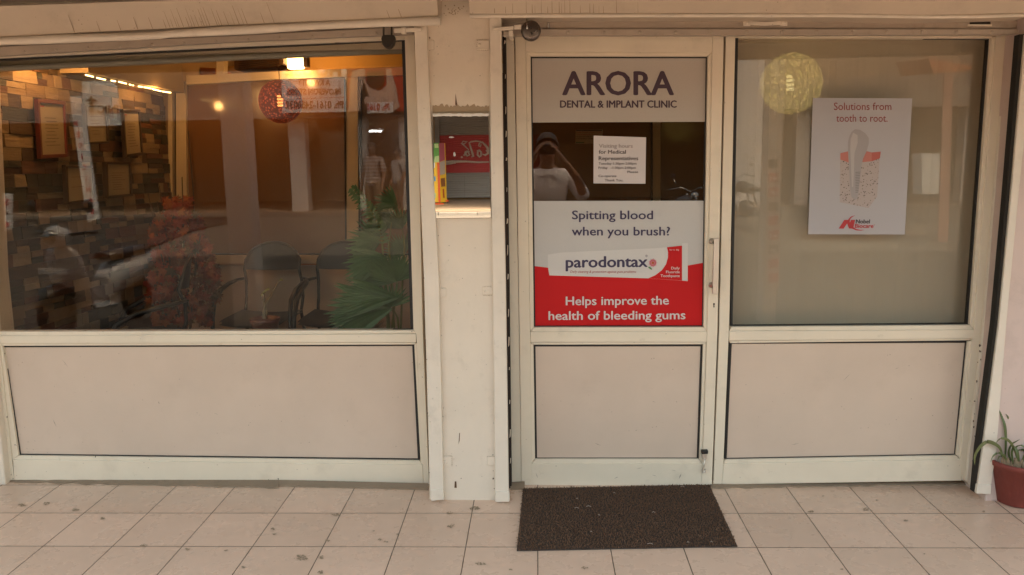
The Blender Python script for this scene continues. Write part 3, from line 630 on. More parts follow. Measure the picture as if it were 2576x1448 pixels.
# ================================================================== DOORMAT
mc = [F(1300, 1388), F(1855, 1377), F(1784, 1222), F(1316, 1232)]
mb = MB(); q = random.Random(2); nu, nv = 150, 66
MAT = island('coir_brown', [(.098, .047, .024), (.150, .077, .040), (.115, .056, .029), (.185, .100, .055)], .95)
dm = empty('doormat', sum(mc, Vector())/4, 'dark brown looped doormat lying on the tiles before the door', 'doormat')
base = MB().slab([p+Vector((0, 0, .005)) for p in mc], [p+Vector((0, 0, .0005)) for p in mc]); base.build('backing', plain('mat_backing', (.045, .031, .024), .9), dm)
for i in range(nu):
    for j in range(nv):
        a, b_ = (i+q.random())/nu, (j+q.random())/nv
        p = (mc[0]*(1-a)+mc[1]*a)*(1-b_)+(mc[3]*(1-a)+mc[2]*a)*b_+Vector((0, 0, .004))
        an = q.uniform(0, 6.28); d = Vector((math.cos(an), math.sin(an), 0)); s_ = Vector((-d.y, d.x, 0))*.0016; l_ = q.uniform(.004, .009); h_ = q.uniform(.004, .009)
        mb.add([p-s_, p+s_, p+d*l_*.5+s_+Vector((0, 0, h_)), p+d*l_*.5-s_+Vector((0, 0, h_)), p+d*l_*1.2+s_+Vector((0, 0, h_*.55)), p+d*l_*1.2-s_+Vector((0, 0, h_*.55))], [[0, 1, 2, 3], [3, 2, 4, 5]])
mb.build('pile', MAT, dm, weld=False)
mb = MB()
for x, y, l_ in [(1445, 1286, 12), (1475, 1282, 12), (1712, 1232, 10), (1640, 1297, 8), (1628, 1377, 14), (1485, 1346, 4), (1543, 1248, 5), (1450, 1262, 4), (1787, 1372, 5), (1728, 1373, 5), (1505, 1304, 4)]:
    p = F(x, y)+Vector((0, 0, .014)); mb.tube([p, p+Vector((l_*.0009, .004, .002)), p+Vector((l_*.0017, -.002, 0))], .0013, 5)
l_ = mb.build('lint', plain('lint', (.40, .33, .27), .9), dm); l_['kind'] = 'stuff'

# ================================================================== FLOWER POT (right)
pc_ = F(2556, 1262); pc_.z = fz(pc_.y)
fp = empty('potted_plant', pc_, 'strappy green plant in a red painted clay pot at the foot of the right pillar', 'potted plant')
TERRA = paint('red_painted_clay', (.21, .045, .034), .75, .7, (.10, .035, .03), scale=9, spots=.3, bump=.3, peel=.25)
mb = MB(); mb.lathe([(0, 0), (.078, 0), (.084, .006), (.118, .176), (.124, .178), (.127, .198), (.123, .202), (.112, .20), (.108, .17), (0, .165)], pc_, 48); mb.build('pot', TERRA, fp)
mb = MB(); mb.lathe([(0, .174), (.06, .177), (.109, .172)], pc_, 24); mb.build('soil', paint('pot_soil', (.07, .04, .025), .95, .5, scale=30, bump=.8), fp)
LEAF = island('variegated_leaf', [(.05, .085, .02), (.09, .12, .035), (.14, .15, .05), (.06, .10, .028)], .45)
mb = MB()
def strap(px, wds, dy=0., bend=.25):
    pts = [P(x, y, pc_.y+d) for x, y, d in px]
    # smooth the polyline
    fine, fw = [], []
    n = len(pts)
    for i in range(n-1):
        p0, p1, p2, p3 = pts[max(i-1, 0)], pts[i], pts[i+1], pts[min(i+2, n-1)]
        for k in range(5):
            t = k/5; fine.append(.5*((2*p1)+(-p0+p2)*t+(2*p0-5*p1+4*p2-p3)*t*t+(-p0+3*p1-3*p2+p3)*t**3)); fw.append(wds[i]*(1-t)+wds[i+1]*t)
    fine.append(pts[-1]); fw.append(wds[-1]); mb.ribbon(fine, [q_*.62 for q_ in fw], (1, .25, .1), bend)
strap([(2528, 1165, 0), (2531, 1120, -.01), (2529, 1075, -.01), (2519, 1045, 0), (2511, 1028, 0)], [.006, .010, .012, .008, .001])
strap([(2524, 1160, -.02), (2517, 1130, -.03), (2500, 1116, -.04), (2480, 1113, -.05), (2462, 1128, -.06), (2452, 1148, -.06), (2452, 1170, -.06)], [.007, .010, .013, .014, .014, .011, .001])
strap([(2560, 1165, .01), (2574, 1110, .01), (2571, 1050, .01), (2562, 1005, .01), (2552, 988, .01), (2546, 978, .01)], [.006, .009, .011, .010, .006, .001])
strap([(2545, 1165, .0), (2538, 1140, -.02), (2545, 1120, -.03), (2556, 1112, -.03), (2566, 1106, -.03)], [.006, .010, .010, .007, .001])
strap([(2550, 1170, -.03), (2546, 1140, -.05), (2552, 1125, -.06), (2558, 1140, -.07), (2560, 1160, -.07)], [.006, .010, .011, .008, .001])
strap([(2565, 1170, -.02), (2561, 1140, -.04), (2555, 1128, -.05), (2570, 1122, -.05), (2590, 1135, -.05)], [.006, .010, .011, .008, .001])
strap([(2570, 1165, 0), (2585, 1130, -.02), (2600, 1120, -.03), (2615, 1140, -.03)], [.006, .011, .010, .001])
strap([(2530, 1165, -.02), (2523, 1150, -.03), (2514, 1148, -.04), (2509, 1160, -.04)], [.005, .008, .008, .001])
strap([(2575, 1165, .0), (2580, 1140, .0), (2572, 1132, -.01), (2556, 1136, -.02)], [.005, .009, .009, .001])
strap([(2540, 1165, .02), (2548, 1115, .02), (2541, 1070, .01), (2536, 1050, .0), (2530, 1042, 0)], [.006, .009, .009, .006, .001])
strap([(2562, 1168, -.02), (2552, 1130, -.04), (2536, 1108, -.06), (2516, 1104, -.07), (2503, 1118, -.07)], [.006, .009, .010, .008, .001])
strap([(2556, 1168, .02), (2562, 1120, .02), (2558, 1085, .02), (2566, 1060, .02)], [.006, .009, .008, .001])
strap([(2536, 1168, -.03), (2528, 1150, -.05), (2512, 1140, -.06), (2498, 1148, -.07), (2492, 1163, -.07)], [.005, .008, .008, .006, .001])
mb.build('leaf', LEAF, fp, weld=False)
mb = MB()
for x, y in [(2530, 1178), (2524, 1170), (2548, 1184), (2560, 1186), (2552, 1178), (2570, 1182)]:
    for k in range(3):
        a = P(x+rnd.uniform(-3, 3), y, pc_.y-.03); mb.tube([a-Vector((0, 0, .01)), a+Vector((rnd.uniform(-.012, .012), -.01, .02)), a+Vector((rnd.uniform(-.01, .01), 0, .048))], [.006, .005, .003], 6)
mb.build('dry_stem', plain('dry_stem', (.26, .18, .11), .9), fp)

# ================================================================== WAITING ROOM BEHIND THE GLASS
XW, YP, ZF = -2.76, 5.58, .14
WARM = (1, .50, .16)
BEIGE = paint('beige_aluminium', (.55, .46, .33), .4, .15, scale=3)
ROOMW = paint('room_paint', (.42, .30, .17), .75, .2)
def block(name, a, b, mat, label, cat): return tag(MB().box(a, b).build(name, mat, None), label, cat)
tag(MB().box((-3.0, 3.75, 0), (2.8, 8.2, ZF)).build('room_floor', paint('room_floor_tile', (.20, .15, .11), .3, .3), None), kind='structure')
tag(MB().box((-3.0, 3.75, 2.56), (2.8, 8.2, 2.7)).build('ceiling', ROOMW, None), kind='structure')
block('back_wall', (-3.0, 7.4, ZF), (2.8, 7.5, 2.56), paint('orange_wall', (.50, .22, .07), .8, .2), 'orange painted wall of the inner room seen over the partition', 'wall')
block('side_wall', (2.45, 3.75, ZF), (2.6, 7.4, 2.56), ROOMW, 'plain right side wall of the waiting room', 'wall')
block('side_wall', (-3.0, 3.75, ZF), (XW-.03, 7.4, 2.56), ROOMW, 'plaster behind the stone cladding of the waiting room', 'wall')
# stone cladding, one thing
q = random.Random(21); mb = MB(); z = ZF
while z < 2.5:
    h = .068; y = 3.72+q.uniform(-.1, 0)
    while y < 5.52:
        l_ = q.choice([.09, .12, .15, .19, .22]); y1 = min(y+l_, 5.53)
        parts = [(z, z+h)] if q.random() < .6 else [(z, z+h*.5), (z+h*.5, z+h)]
        for (a, b_) in parts:
            yy = [(y, y1)] if q.random() < .75 else [(y, (y+y1)/2), ((y+y1)/2, y1)]
            for (c0, c1) in yy:
                if c1 < 3.76 or c1-c0 < .01: continue
                d0 = q.uniform(.008, .016); d = [d0+q.uniform(-.004, .004) for _ in range(4)]
                c0 = max(c0, 3.755)
                back = [(XW-.03, c0, a), (XW-.03, c1, a), (XW-.03, c1, b_), (XW-.03, c0, b_)]
                g = .0012
                mb.slab([(XW-.02+d[0], c0+g, a+g), (XW-.02+d[1], c1-g, a+g), (XW-.02+d[2], c1-g, b_-g), (XW-.02+d[3], c0+g, b_-g)], back)
        y = y1
    z += h
sw = mb.build('stone_cladding', island('ledge_stone', [(.24, .17, .10), (.060, .034, .020), (.19, .125, .07), (.032, .025, .017), (.12, .048, .025), (.27, .195, .12), (.075, .05, .032), (.040, .036, .024), (.21, .145, .085), (.075, .032, .019)], .75, .4), None, weld=False)
tag(sw, 'split stone cladding in brown and tan blocks along the left wall of the waiting room', 'stone wall')
# bulkhead and its light string
tag(MB().box((XW-.03, 4.35, 2.13), (-2.60, 5.50, 2.56)).build('bulkhead', paint('bulkhead_paint', (.34, .26, .17), .8, .15), None), 'beige ceiling bulkhead running along the top of the stone wall', 'bulkhead')
LEDM = plain('warm_led', (1, .8, .5), .5, 0, (1, .62, .22), 1.6)
ls = empty('light_string', (-2.63, 4.8, 2.12), 'string of tiny warm lamps under the bulkhead above the stone wall', 'light string')
mb = MB(); q = random.Random(4); cord = []
for i in range(74):
    t = i/73; y = 4.36+.98*t; zz = 2.122-.004*math.sin(t*9)**2; cord.append((-2.625, y, zz))
    if q.random() < .8 and not 38 < i < 42: mb.ball((-2.622, y, zz-.004), .0048, 6, 4)
mb.build('bulb', LEDM, ls, weld=False); MB().tube(cord, .002, 5).build('cord', plain('thin_cord', (.3, .25, .2), .7), ls)
ls.children[0]['kind'] = 'stuff'
def lamp(name, label, loc, r, watts, es=9., shape='spot'):
    t = empty(name, loc, label, 'lamp'); c = Vector(loc)
    EM = plain('lamp_glow_%d' % es, (1, .8, .5), .5, 0, (1, .58, .18), es)
    if shape == 'spot':
        MB().lathe([(0, 0), (r*.9, 0), (r, r*.5), (r*.8, r*1.2), (0, r*1.2)], c, 18).build('bulb', EM, t)
        MB().lathe([(r*1.15, r*.7), (r*1.2, r*1.6), (0, r*1.6)], c, 18).build('housing', plain('lamp_housing', (.3, .22, .14), .5), t)
    else:
        mb = MB(); mb.box((c.x-.075, c.y-.05, c.z-.01), (c.x+.04, c.y, c.z+.20)); mb.build('shade', plain('lamp_shade_glow', (1, .8, .5), .6, 0, (1, .55, .16), 3.), t, .012)
        mb = MB(); mb.box((c.x+.043, c.y-.05, c.z), (c.x+.075, c.y, c.z+.17)); mb.build('bracket', plain('dark_bracket', (.05, .03, .02), .5), t, .004)
    li = bpy.data.lights.new('lamp_light', 'POINT'); lo = bpy.data.objects.new('lamp_light', li); COL.objects.link(lo); lo.parent = t
    li.energy = watts; li.color = WARM; li.shadow_soft_size = .03; lo.location = (.06 if shape == 'spot' else 0, -.09, -.07)
    return t
p = S(386, 214, -2.66); lamp('spot_lamp', 'small lit spot lamp at the far top corner of the stone wall', p, .022, .45)
lamp('spot_lamp', 'lit spot lamp at the near top corner of the stone wall behind the blind', (-2.64, 4.12, 2.27), .025, 1.6)
p = P(754, 172, 5.50); lamp('wall_lamp', 'glowing square wall lamp above the partition rail in the left window', p, .03, .5, 25., 'box')
# partition
LAM = paint('brown_glossy_laminate', (.17, .085, .036), .12, .1, scale=1.2)
pa = empty('partition', P(800, 830, YP), 'brown glass and beige aluminium partition across the waiting room', 'partition')
YP2 = YP-.03
mb = MB(); mb.prism([(473, 640), (868, 640), (868, 195), (466, 205)], YP, YP+.01, 0); mb.build('panel', LAM, pa)
mb = MB(); mb.prism([(904, 640), (1640, 640), (1640, 168), (904, 186)], YP, YP+.01, 0); mb.build('panel', LAM, pa)
mb = MB(); mb.prism([(1662, 640), (2300, 640), (2300, 165), (1662, 168)], YP, YP+.01, 0); mb.build('panel', LAM, pa)
mb = MB(); mb.prism([(473, 860), (2300, 860), (2300, 668), (473, 668)], YP, YP+.01, 0); mb.build('lower_panel', paint('lower_laminate', (.62, .50, .40), .5, .1), pa)
mb = MB(); mb.prism([(444, 830), (474, 830), (466, 205), (442, 205)], YP2, YP+.03); mb.prism([(425, 830), (434, 830), (432, 205), (422, 205)], YP2-.02, YP+.03)
mb.prism([(872, 668), (902, 668), (900, 180), (868, 180)], YP2, YP+.03); mb.prism([(1642, 668), (1662, 668), (1662, 160), (1642, 160)], YP2, YP+.03); mb.build('post', BEIGE, pa, .003)
mb = MB(); mb.prism([(468, 214), (707, 200), (1000, 190), (2300, 150), (2300, 128), (1000, 169), (707, 180), (468, 191)], YP2-.012, YP+.03); mb.prism([(473, 664), (2300, 664), (2300, 643), (473, 643)], YP2-.012, YP+.03)
mb.prism([(544, 189), (563, 188), (563, 100), (544, 100)], YP2-.012, YP+.03); mb.build('rail', BEIGE, pa, .003)
mb = MB(); mb.prism([(868, 640), (872, 640), (869, 200), (865, 200)], YP2-.005, YP, 0); mb.prism([(902, 640), (906, 640), (907, 200), (902, 200)], YP2-.005, YP, 0); mb.prism([(473, 643), (2300, 643), (2300, 639), (473, 639)], YP2-.005, YP, 0); mb.prism([(434, 830), (443, 830), (441, 205), (432, 205)], YP, YP+.03, 0); mb.prism([(1638, 640), (1642, 640), (1642, 165), (1638, 165)], YP2-.005, YP, 0)
mb.build('seal', DARK, pa)
mb = MB(); mb.tube([P(474, 330, YP-.04), P(479, 400, YP-.04), P(486, 480, YP-.04), P(489, 560, YP-.04), P(488, 640, YP-.04)], .004, 6); tag(mb.build('cable', BLACK, None), 'thin black cable hanging beside the partition post', 'cable')
ac = empty('air_conditioner', P(670, 170, 5.9), 'dark brown louvred unit seen through the opening over the partition', 'air conditioner')
mb = MB(); mb.prism([(588, 176), (690, 170), (712, 164), (712, 142), (588, 150)], 5.9, 6.1); mb.build('housing', plain('dark_brown_plastic', (.10, .045, .02), .5), ac, .01)
mb = MB()
for k in range(4): mb.prism([(600, 172-k*5), (700, 167-k*5), (700, 165-k*5), (600, 170-k*5)], 5.88, 5.9, 0)
mb.build('louvre', plain('darker_louvre', (.05, .02, .01), .5), ac)
bx = MB().prism([(503, 190), (543, 188), (543, 172), (503, 170)], 6.2, 6.5).build('carton', paint('orange_carton', (.5, .2, .07), .7, .2), None, .004); tag(bx, 'orange carton on top of the inner room wall unit', 'carton')
wp = MB().prism([(570, 200), (2300, 160), (2300, 60), (712, 60), (712, 160), (570, 168)], 6.7, 6.75, 0).build('upper_wall', paint('ochre_wall', (.48, .30, .10), .8, .15), None); tag(wp, 'ochre wall above the partition beside the wall lamp', 'wall')
li = bpy.data.lights.new('inner_lamp_light', 'POINT'); lo = bpy.data.objects.new('inner_lamp_light', li); COL.objects.link(lo); li.energy = 1.5; li.color = WARM; lo.location = (-1.9, 6.3, 2.45); li.shadow_soft_size = .08
# framed certificates on the stone wall
CERT = paper('certificate_paper', (.27, .225, .16)); CINK = plain('certificate_ink', (.12, .08, .06), .7)
def cert(px, fr, label, lines, redc=False):
    X = XW+.045; pts = [S(x, y, X) for x, y in px]; c = sum(pts, Vector())/4
    t = empty('certificate_frame', (X, c.y, min(p.z for p in pts)), label, 'certificate', 'framed certificates on the stone wall')
    inn = [p+(c-p)*.13 for p in pts]; mb = MB()
    for i in range(4):
        j = (i+1) % 4; f = [pts[i], pts[j], inn[j], inn[i]]; mb.slab(f, [p-Vector((.025, 0, 0)) for p in f])
    mb.build('frame', fr, t, .002)
    ii = [p+(c-p)*.12-Vector((.010, 0, 0)) for p in pts]; mb = MB(); mb.slab(ii, [p-Vector((.008, 0, 0)) for p in ii]); mb.build('sheet', CERT, t)
    TL, TR, BR, BL = [p+Vector((.0012, 0, 0)) for p in ii]
    at = lambda u, v: (TL*(1-u)+TR*u)*(1-v)+(BL*(1-u)+BR*u)*v
    q = random.Random(len(label)); mb = MB()
    for k in range(lines):
        v = .28+.6*k/lines; a = q.uniform(.15, .3); b_ = q.uniform(.6, .85)
        mb.add([at(a, v), at(b_, v), at(b_, v+.012), at(a, v+.012)], [[0, 1, 2, 3]])
    mb.build('printing', CINK, t, weld=False)
    if redc:
        mb = MB(); mb.add([at(.06, .05), at(.22, .05), at(.22, .08), at(.06, .08)], [[0, 1, 2, 3]]); mb.build('heading', REDINK, t)
MAH = plain('mahogany', (.10, .018, .012), .35); EBO = plain('dark_wood', (.035, .02, .012), .35)
cert([(95.5, 249), (165.6, 255.6), (172.7, 395.5), (104.5, 399.7)], MAH, 'tall certificate in a red brown frame, leftmost on the stone wall', 9, True)
cert([(310, 275), (353, 276), (361, 391), (318, 397)], EBO, 'narrow certificate in a black frame nearest the far end of the stone wall', 9, True)
cert([(214, 262), (271, 263), (276, 362), (221, 364)], EBO, 'certificate in a dark frame in the middle of the upper row on the stone wall', 6)
cert([(267.4, 407.5), (331, 408.4), (334.5, 494), (269.3, 499.4)], EBO, 'certificate with an arched heading in the lower row right, on the stone wall', 8)
cert([(165.4, 415.8), (239, 417.6), (240.8, 504), (170, 515)], EBO, 'pale blank certificate in a dark frame in the lower row left, on the stone wall', 2)
# notice on the partition, seen through the door
nb = empty('notice_board', P(1487, 391, YP-.02), 'printed notice about mobile phones on the partition behind the door glass', 'notice')
zz = lambda x, y: (x*.18337+1323.9, y*.18337+299.4)
bd = lambda mat, name, px, k: MB().prism([zz(*p) for p in px], YP-.015-k, YP-.012-k, 0).build(name, mat, nb)
bd(paper('notice_card', (.36, .27, .16)), 'card', [(672, 340), (1045, 340), (1050, 150), (678, 150)], 0)
bd(BLACK, 'top_band', [(682, 166), (1042, 168), (1042, 154), (682, 152)], .002); bd(plain('green_band', (.03, .12, .05), .6), 'bottom_band', [(680, 334), (797, 334), (797, 320), (680, 320)], .002)
wn_ = lambda x, y: P(*zz(x, y), YP-.019)
words(nb, REDINK, wn_, ('Kindly Switch off your Mobile', 688, 1036, 192, 16), ('while meeting the Doctor', 688, 985, 222, 16), bold=.02)
mb = MB(); q = random.Random(9)
for y in (238, 268):
    x = 690
    while x < 900:
        l_ = q.uniform(12, 34); mb.add([wn_(x, y), wn_(x+l_, y), wn_(x+l_, y+4), wn_(x, y+4)], [[0, 1, 2, 3]])
        for k in range(int(l_/6)): xx = x+3+k*6; mb.add([wn_(xx, y+4), wn_(xx+2.5, y+4), wn_(xx+q.uniform(-1, 4), y+17), wn_(xx-1, y+17)], [[0, 1, 2, 3]])
        x += l_+9
mb.build('hindi_line', plain('brown_black_ink', (.03, .02, .015), .6), nb, weld=False)
# roller blind inside the left window
bl = empty('roller_blind', P(500, 150, 3.69), 'rolled up grey roller blind across the top of the left window', 'blind')
mb = MB(); mb.prism([(-200, 180), (599, 142), (1016, 126), (1016, 60), (599, 80), (-200, 120)], 3.70, 3.703, 0); mb.build('fabric', paint('grey_blind_cloth', (.33, .31, .26), .85, .1, scale=5), bl)
mb = MB(); mb.tube([P(x, y, 3.695) for x, y in [(-200, 182.5), (0, 173.5), (300, 160), (599, 145.5), (800, 137), (1016, 128.5)]], .0135, 14); mb.build('hem_bar', plain('hem_bar_grey', (.42, .42, .40), .4), bl)
# beige blind behind the right window, yellow lantern in front of it
mm_, nt, b = newmat('beige_screen_cloth'); v = coords(nt)
cc = mixc(nt, noise(nt, coords(nt, (3, 1, .5)), 2, 5), (.86, .80, .70), (.91, .85, .755)); n2 = noise(nt, coords(nt, (300, 1, 300)), 1, 2); cc = mixc(nt, .12, cc, n2)
nt.links.new(cc, b.inputs['Base Color']); b.inputs['Roughness'].default_value = .8
tr_ = N(nt, 'ShaderNodeBsdfTransparent'); mxs = N(nt, 'ShaderNodeMixShader'); mxs.inputs[0].default_value = .58; nt.links.new(tr_.outputs[0], mxs.inputs[1]); nt.links.new(b.outputs[0], mxs.inputs[2]); nt.links.new(mxs.outputs[0], nt.nodes['Material Output'].inputs[0])
bb = empty('window_blind', P(2150, 830, 3.78), 'plain beige screen blind hanging inside the right window', 'blind')
mb = MB(); nx = 40
for i in range(nx):
    a = .80+1.3*i/nx; c = .80+1.3*(i+1)/nx; fa = 3.735+.003*math.sin(i*.9); fb_ = 3.735+.003*math.sin((i+1)*.9)
    mb.slab([(a, fa, .4), (c, fb_, .4), (c, fb_, 2.3), (a, fa, 2.3)], [(a, fa+.003, .4), (c, fb_+.003, .4), (c, fb_+.003, 2.3), (a, fa+.003, 2.3)])
mb.build('cloth', mm_, bb)
MB().box((.80, 3.755, 2.24), (2.40, 3.80, 2.30)).build('headrail', BEIGE, bb, .004)
def lantern(loc, r, label, col, emi, es, pieces=17):
    t = empty('paper_lantern', Vector(loc)-Vector((0, 0, r)), label, 'lantern', 'round paper lanterns'); c = Vector(loc)
    mt, nt, b = newmat(label[:14]); v = coords(nt, (1, 1, 1), 'Object')
    vo = N(nt, 'ShaderNodeTexVoronoi'); vo.inputs['Scale'].default_value = 60; nt.links.new(v, vo.inputs['Vector'])
    cc = mixc(nt, ramp(nt, vo.outputs['Distance'], .1, .5), tuple(q*1.3 for q in col), tuple(q*.32 for q in col)); nt.links.new(cc, b.inputs['Base Color'])
    nt.links.new(cc, b.inputs['Emission Color']); b.inputs['Emission Strength'].default_value = es; b.inputs['Roughness'].default_value = .8
    prof = []
    n = pieces*4
    for i in range(n+1):
        a = -math.pi/2*.93+math.pi*.93*i/n; prof.append((r*math.cos(a)*(1-.012*(i % 4 == 0)), r*math.sin(a)))
    MB().lathe(prof, c, 40).build('shade', mt, t)
    mb = MB()
    for k in range(6):
        a = 6.283*k/6+.9; mb.tube([c+Vector((math.cos(a)*r*1.005*math.cos(x), math.sin(a)*r*1.005*math.cos(x), r*1.005*math.sin(x))) for x in [-1.4+2.8*i/12 for i in range(13)]], r*.008, 5)
    mb.build('rib', plain('lantern_rib_'+label[:6], tuple(q*.35 for q in col), .8), t)
    q = random.Random(3); mb = MB()                       # pierced stars the bulb shines through
    for i in range(4):
        for j in range(3):
            if (i, j) == (0, 2): continue
            d = Vector((-.12+.09*j+CAM.x*0, -1, .26-.155*i)).normalized(); d2 = (Vector((CAM.x-c.x, CAM.y-c.y, CAM.z-c.z)).normalized()+Vector((d.x, 0, d.z))*.9).normalized()
            o = c+d2*r*1.008; s1 = d2.orthogonal().normalized(); s2 = d2.cross(s1)
            for k in range(8):
                a = 6.283*k/8; e1 = s1*math.cos(a)+s2*math.sin(a); e2 = s2*math.cos(a)-s1*math.sin(a)
                mb.add([o+e1*r*.012, o+e1*r*.035+e2*r*.010, o+e1*r*.055, o+e1*r*.035-e2*r*.010], [[0, 1, 2, 3]])
    mb.build('pierced_star', plain('star_glow_'+label[:6], (1, .9, .6), .5, 0, emi, .7), t, weld=False)
    MB().tube([c+Vector((0, 0, r*.9)), c+Vector((0, 0, r*1.5))], .003, 6).build('cord', BLACK, t)
    return t
lantern(P(1990, 211, 3.92), .1455, 'yellow round paper lantern glowing through the blind at the top of the right window', (.50, .39, .10), (1, .9, .45), .5)
lantern(P(706, 256, 5.0), .138, 'red round paper lantern glowing in the middle of the left window', (.55, .09, .03), (1, .35, .08), .05)
# window ledge with plants
tag(MB().box((XW, 3.76, .58), (-.62, 4.12, .64)).build('window_ledge', LAM, None, .004), 'low dark ledge inside the left window', 'ledge')
BROWNP = plain('brown_plastic_pot', (.14, .035, .022), .4)
p = P(668, 826, 3.95); p.z = .64
t = empty('potted_plant', p, 'bare twisted stem in a small brown pot on the ledge of the left window', 'potted plant')
zr = P(668, 801, 3.95).z
MB().lathe([(0, 0), (.056, 0), (.070, zr-p.z-.02), (.078, zr-p.z-.018), (.079, zr-p.z), (.070, zr-p.z), (.066, zr-p.z-.02), (0, zr-p.z-.02)], p, 32).build('pot', BROWNP, t)
mb = MB(); Q = lambda *a: [P(x, y, 3.95) for x, y in a]
mb.tube(Q((667, 802), (664, 780), (668, 765), (676, 752), (686, 735), (695, 718), (702, 706)), [.012, .010, .008, .007, .005, .004, .002], 7); mb.tube(Q((668, 770), (662, 755), (664, 742), (660, 735)), [.007, .006, .006, .003], 7); mb.tube(Q((660, 798), (672, 788), (668, 776)), [.006, .006, .005], 6)
mb.build('stem', plain('pale_bark', (.24, .17, .09), .8), t)
mb = MB()
for x, y in [(660, 738), (666, 733), (671, 730), (655, 745), (703, 707)]: a = P(x, y, 3.94); mb.ribbon([a, a+Vector((.012, -.006, .008)), a+Vector((.024, -.01, .004))], [.002, .006, .001], (0, 0, 1), .3)
mb.build('leaf', plain('yellowish_leaf', (.30, .27, .07), .6), t, weld=False)
p = P(905, 826, 3.97); p.z = .64
t = empty('grass_basket', p, 'dark basket of short artificial grass on the ledge before the second chair', 'basket')
MB().lathe([(0, 0), (.075, 0), (.10, .075), (.094, .08), (.0, .07)], p, 28).build('basket', plain('dark_wicker', (.03, .02, .015), .8), t)
mb = MB(); q = random.Random(6)
for k in range(420):
    a = q.uniform(0, 6.28); d = .10*q.random()**.5; o = p+Vector((math.cos(a)*d, math.sin(a)*d, .07)); e1 = Vector((math.cos(a)*d*.5+q.uniform(-.02, .02), math.sin(a)*d*.5+q.uniform(-.02, .02), q.uniform(.025, .05)))
    mb.ribbon([o, o+e1*.6, o+e1*1.05+Vector((0, 0, -.006))], [.0018, .0015, .0004], Vector((-math.sin(a), math.cos(a), .1)))
g = mb.build('grass', island('dark_grass', [(.015, .03, .012), (.03, .05, .02)], .7), t, weld=False); g['kind'] = 'stuff'
# fan palm
p = P(975, 830, 4.02); p.z = .64
t = empty('palm_plant', p, 'green artificial fan palm at the right edge of the left window', 'palm')
MB().lathe([(0, 0), (.07, 0), (.085, .05), (.08, .05), (0, .045)], p, 28).build('pot', BROWNP, t)
PALM = island('palm_leaf', [(.05, .13, .045), (.075, .18, .06), (.10, .22, .085), (.06, .15, .055)], .45)
STEM = plain('palm_stem', (.17, .20, .035), .5)
q = random.Random(12)
def fan(c, r, a0, a1, n_, Y, tilt=.25, droop=.0, parent=t, sq=1.):
    mb = MB(); o = P(*c, Y); n = int(n_*1.5)
    px = Y/FPX
    for k in range(n):
        a = math.radians(a0+(a1-a0)*k/(n-1)); R_ = r*px*q.uniform(.86, 1.05)
        d = Vector((math.cos(a), -tilt*(.4+.6*abs(math.sin(a))), math.sin(a)*sq)); pts = []; wds = []
        for i in range(6):
            u = i/5; pts.append(o+d*R_*u+Vector((0, -.02*u*u, -droop*px*u*u*r))); wds.append(R_*(.010+.050*math.sin(math.pi*min(1, u*.75+.05)))*(1-u**4))
        side = Vector((-math.sin(a), .1, math.cos(a)))
        mb.ribbon(pts, wds, side, .55)
    return mb.build('leaf', PALM, parent, weld=False)
fan((998, 708), 82, 20, 190, 19, 3.98); fan((985, 778), 172, 138, 218, 17, 3.95, .2, .12, sq=.8); fan((1000, 750), 150, 150, 195, 9, 3.93, .2, .1); fan((985, 772), 72, 20, 160, 10, 3.96, .2)
fan((970, 690), 100, 140, 205, 9, 4.05, .2, .1); fan((985, 560), 70, 100, 235, 11, 4.1, .3, .2, sq=.7); fan((955, 610), 85, 110, 230, 11, 4.06, .3, .15); fan((975, 650), 110, 150, 215, 9, 4.0, .25, .15); fan((1000, 520), 70, 100, 220, 10, 4.12, .3, .2); fan((1012, 575), 66, 60, 170, 9, 4.12, .3, .1); fan((1018, 640), 60, 60, 200, 12, 4.08)
mb = MB(); path = [(962, 612), (960, 585), (950, 560), (938, 535), (922, 510), (903, 488), (883, 470)]
q2 = random.Random(8); pl_ = [P(x, y, 4.0) for x, y in path]
for i in range(len(pl_)-1):
    for k in range(3):
        o = pl_[i].lerp(pl_[i+1], k/3)
        for sgn in (-1, 1):
            l_ = q2.uniform(.05, .085)*(1-.07*i); d = (pl_[i+1]-pl_[i]).normalized(); s_ = Vector((-d.z, 0, d.x))*sgn
            d2 = (d*.6+s_*.7+Vector((0, -.35, -.25))).normalized()
            mb.ribbon([o, o+d2*l_*.5, o+d2*l_+Vector((0, 0, -.01))], [.004, .010, .001], d2.cross(Vector((0, 1, .2))), .3)
mb.build('leaf', PALM, t, weld=False)
mb = MB()
for a in [[(985, 832), (990, 790), (996, 740), (998, 708)], [(1003, 832), (1000, 800), (990, 778)], [(975, 832), (972, 760), (966, 690), (962, 612), (950, 560), (922, 510), (883, 470)], [(992, 832), (985, 700), (978, 620), (985, 560)], [(1008, 832), (1012, 720), (1015, 640)], [(980, 832), (975, 750), (970, 690)], [(1012, 700), (1018, 620), (1012, 575)]]:
    mb.tube([P(x, y, 4.03) for x, y in a], [.006]*(len(a)-1)+[.002], 6)
mb.build('stem', STEM, t)
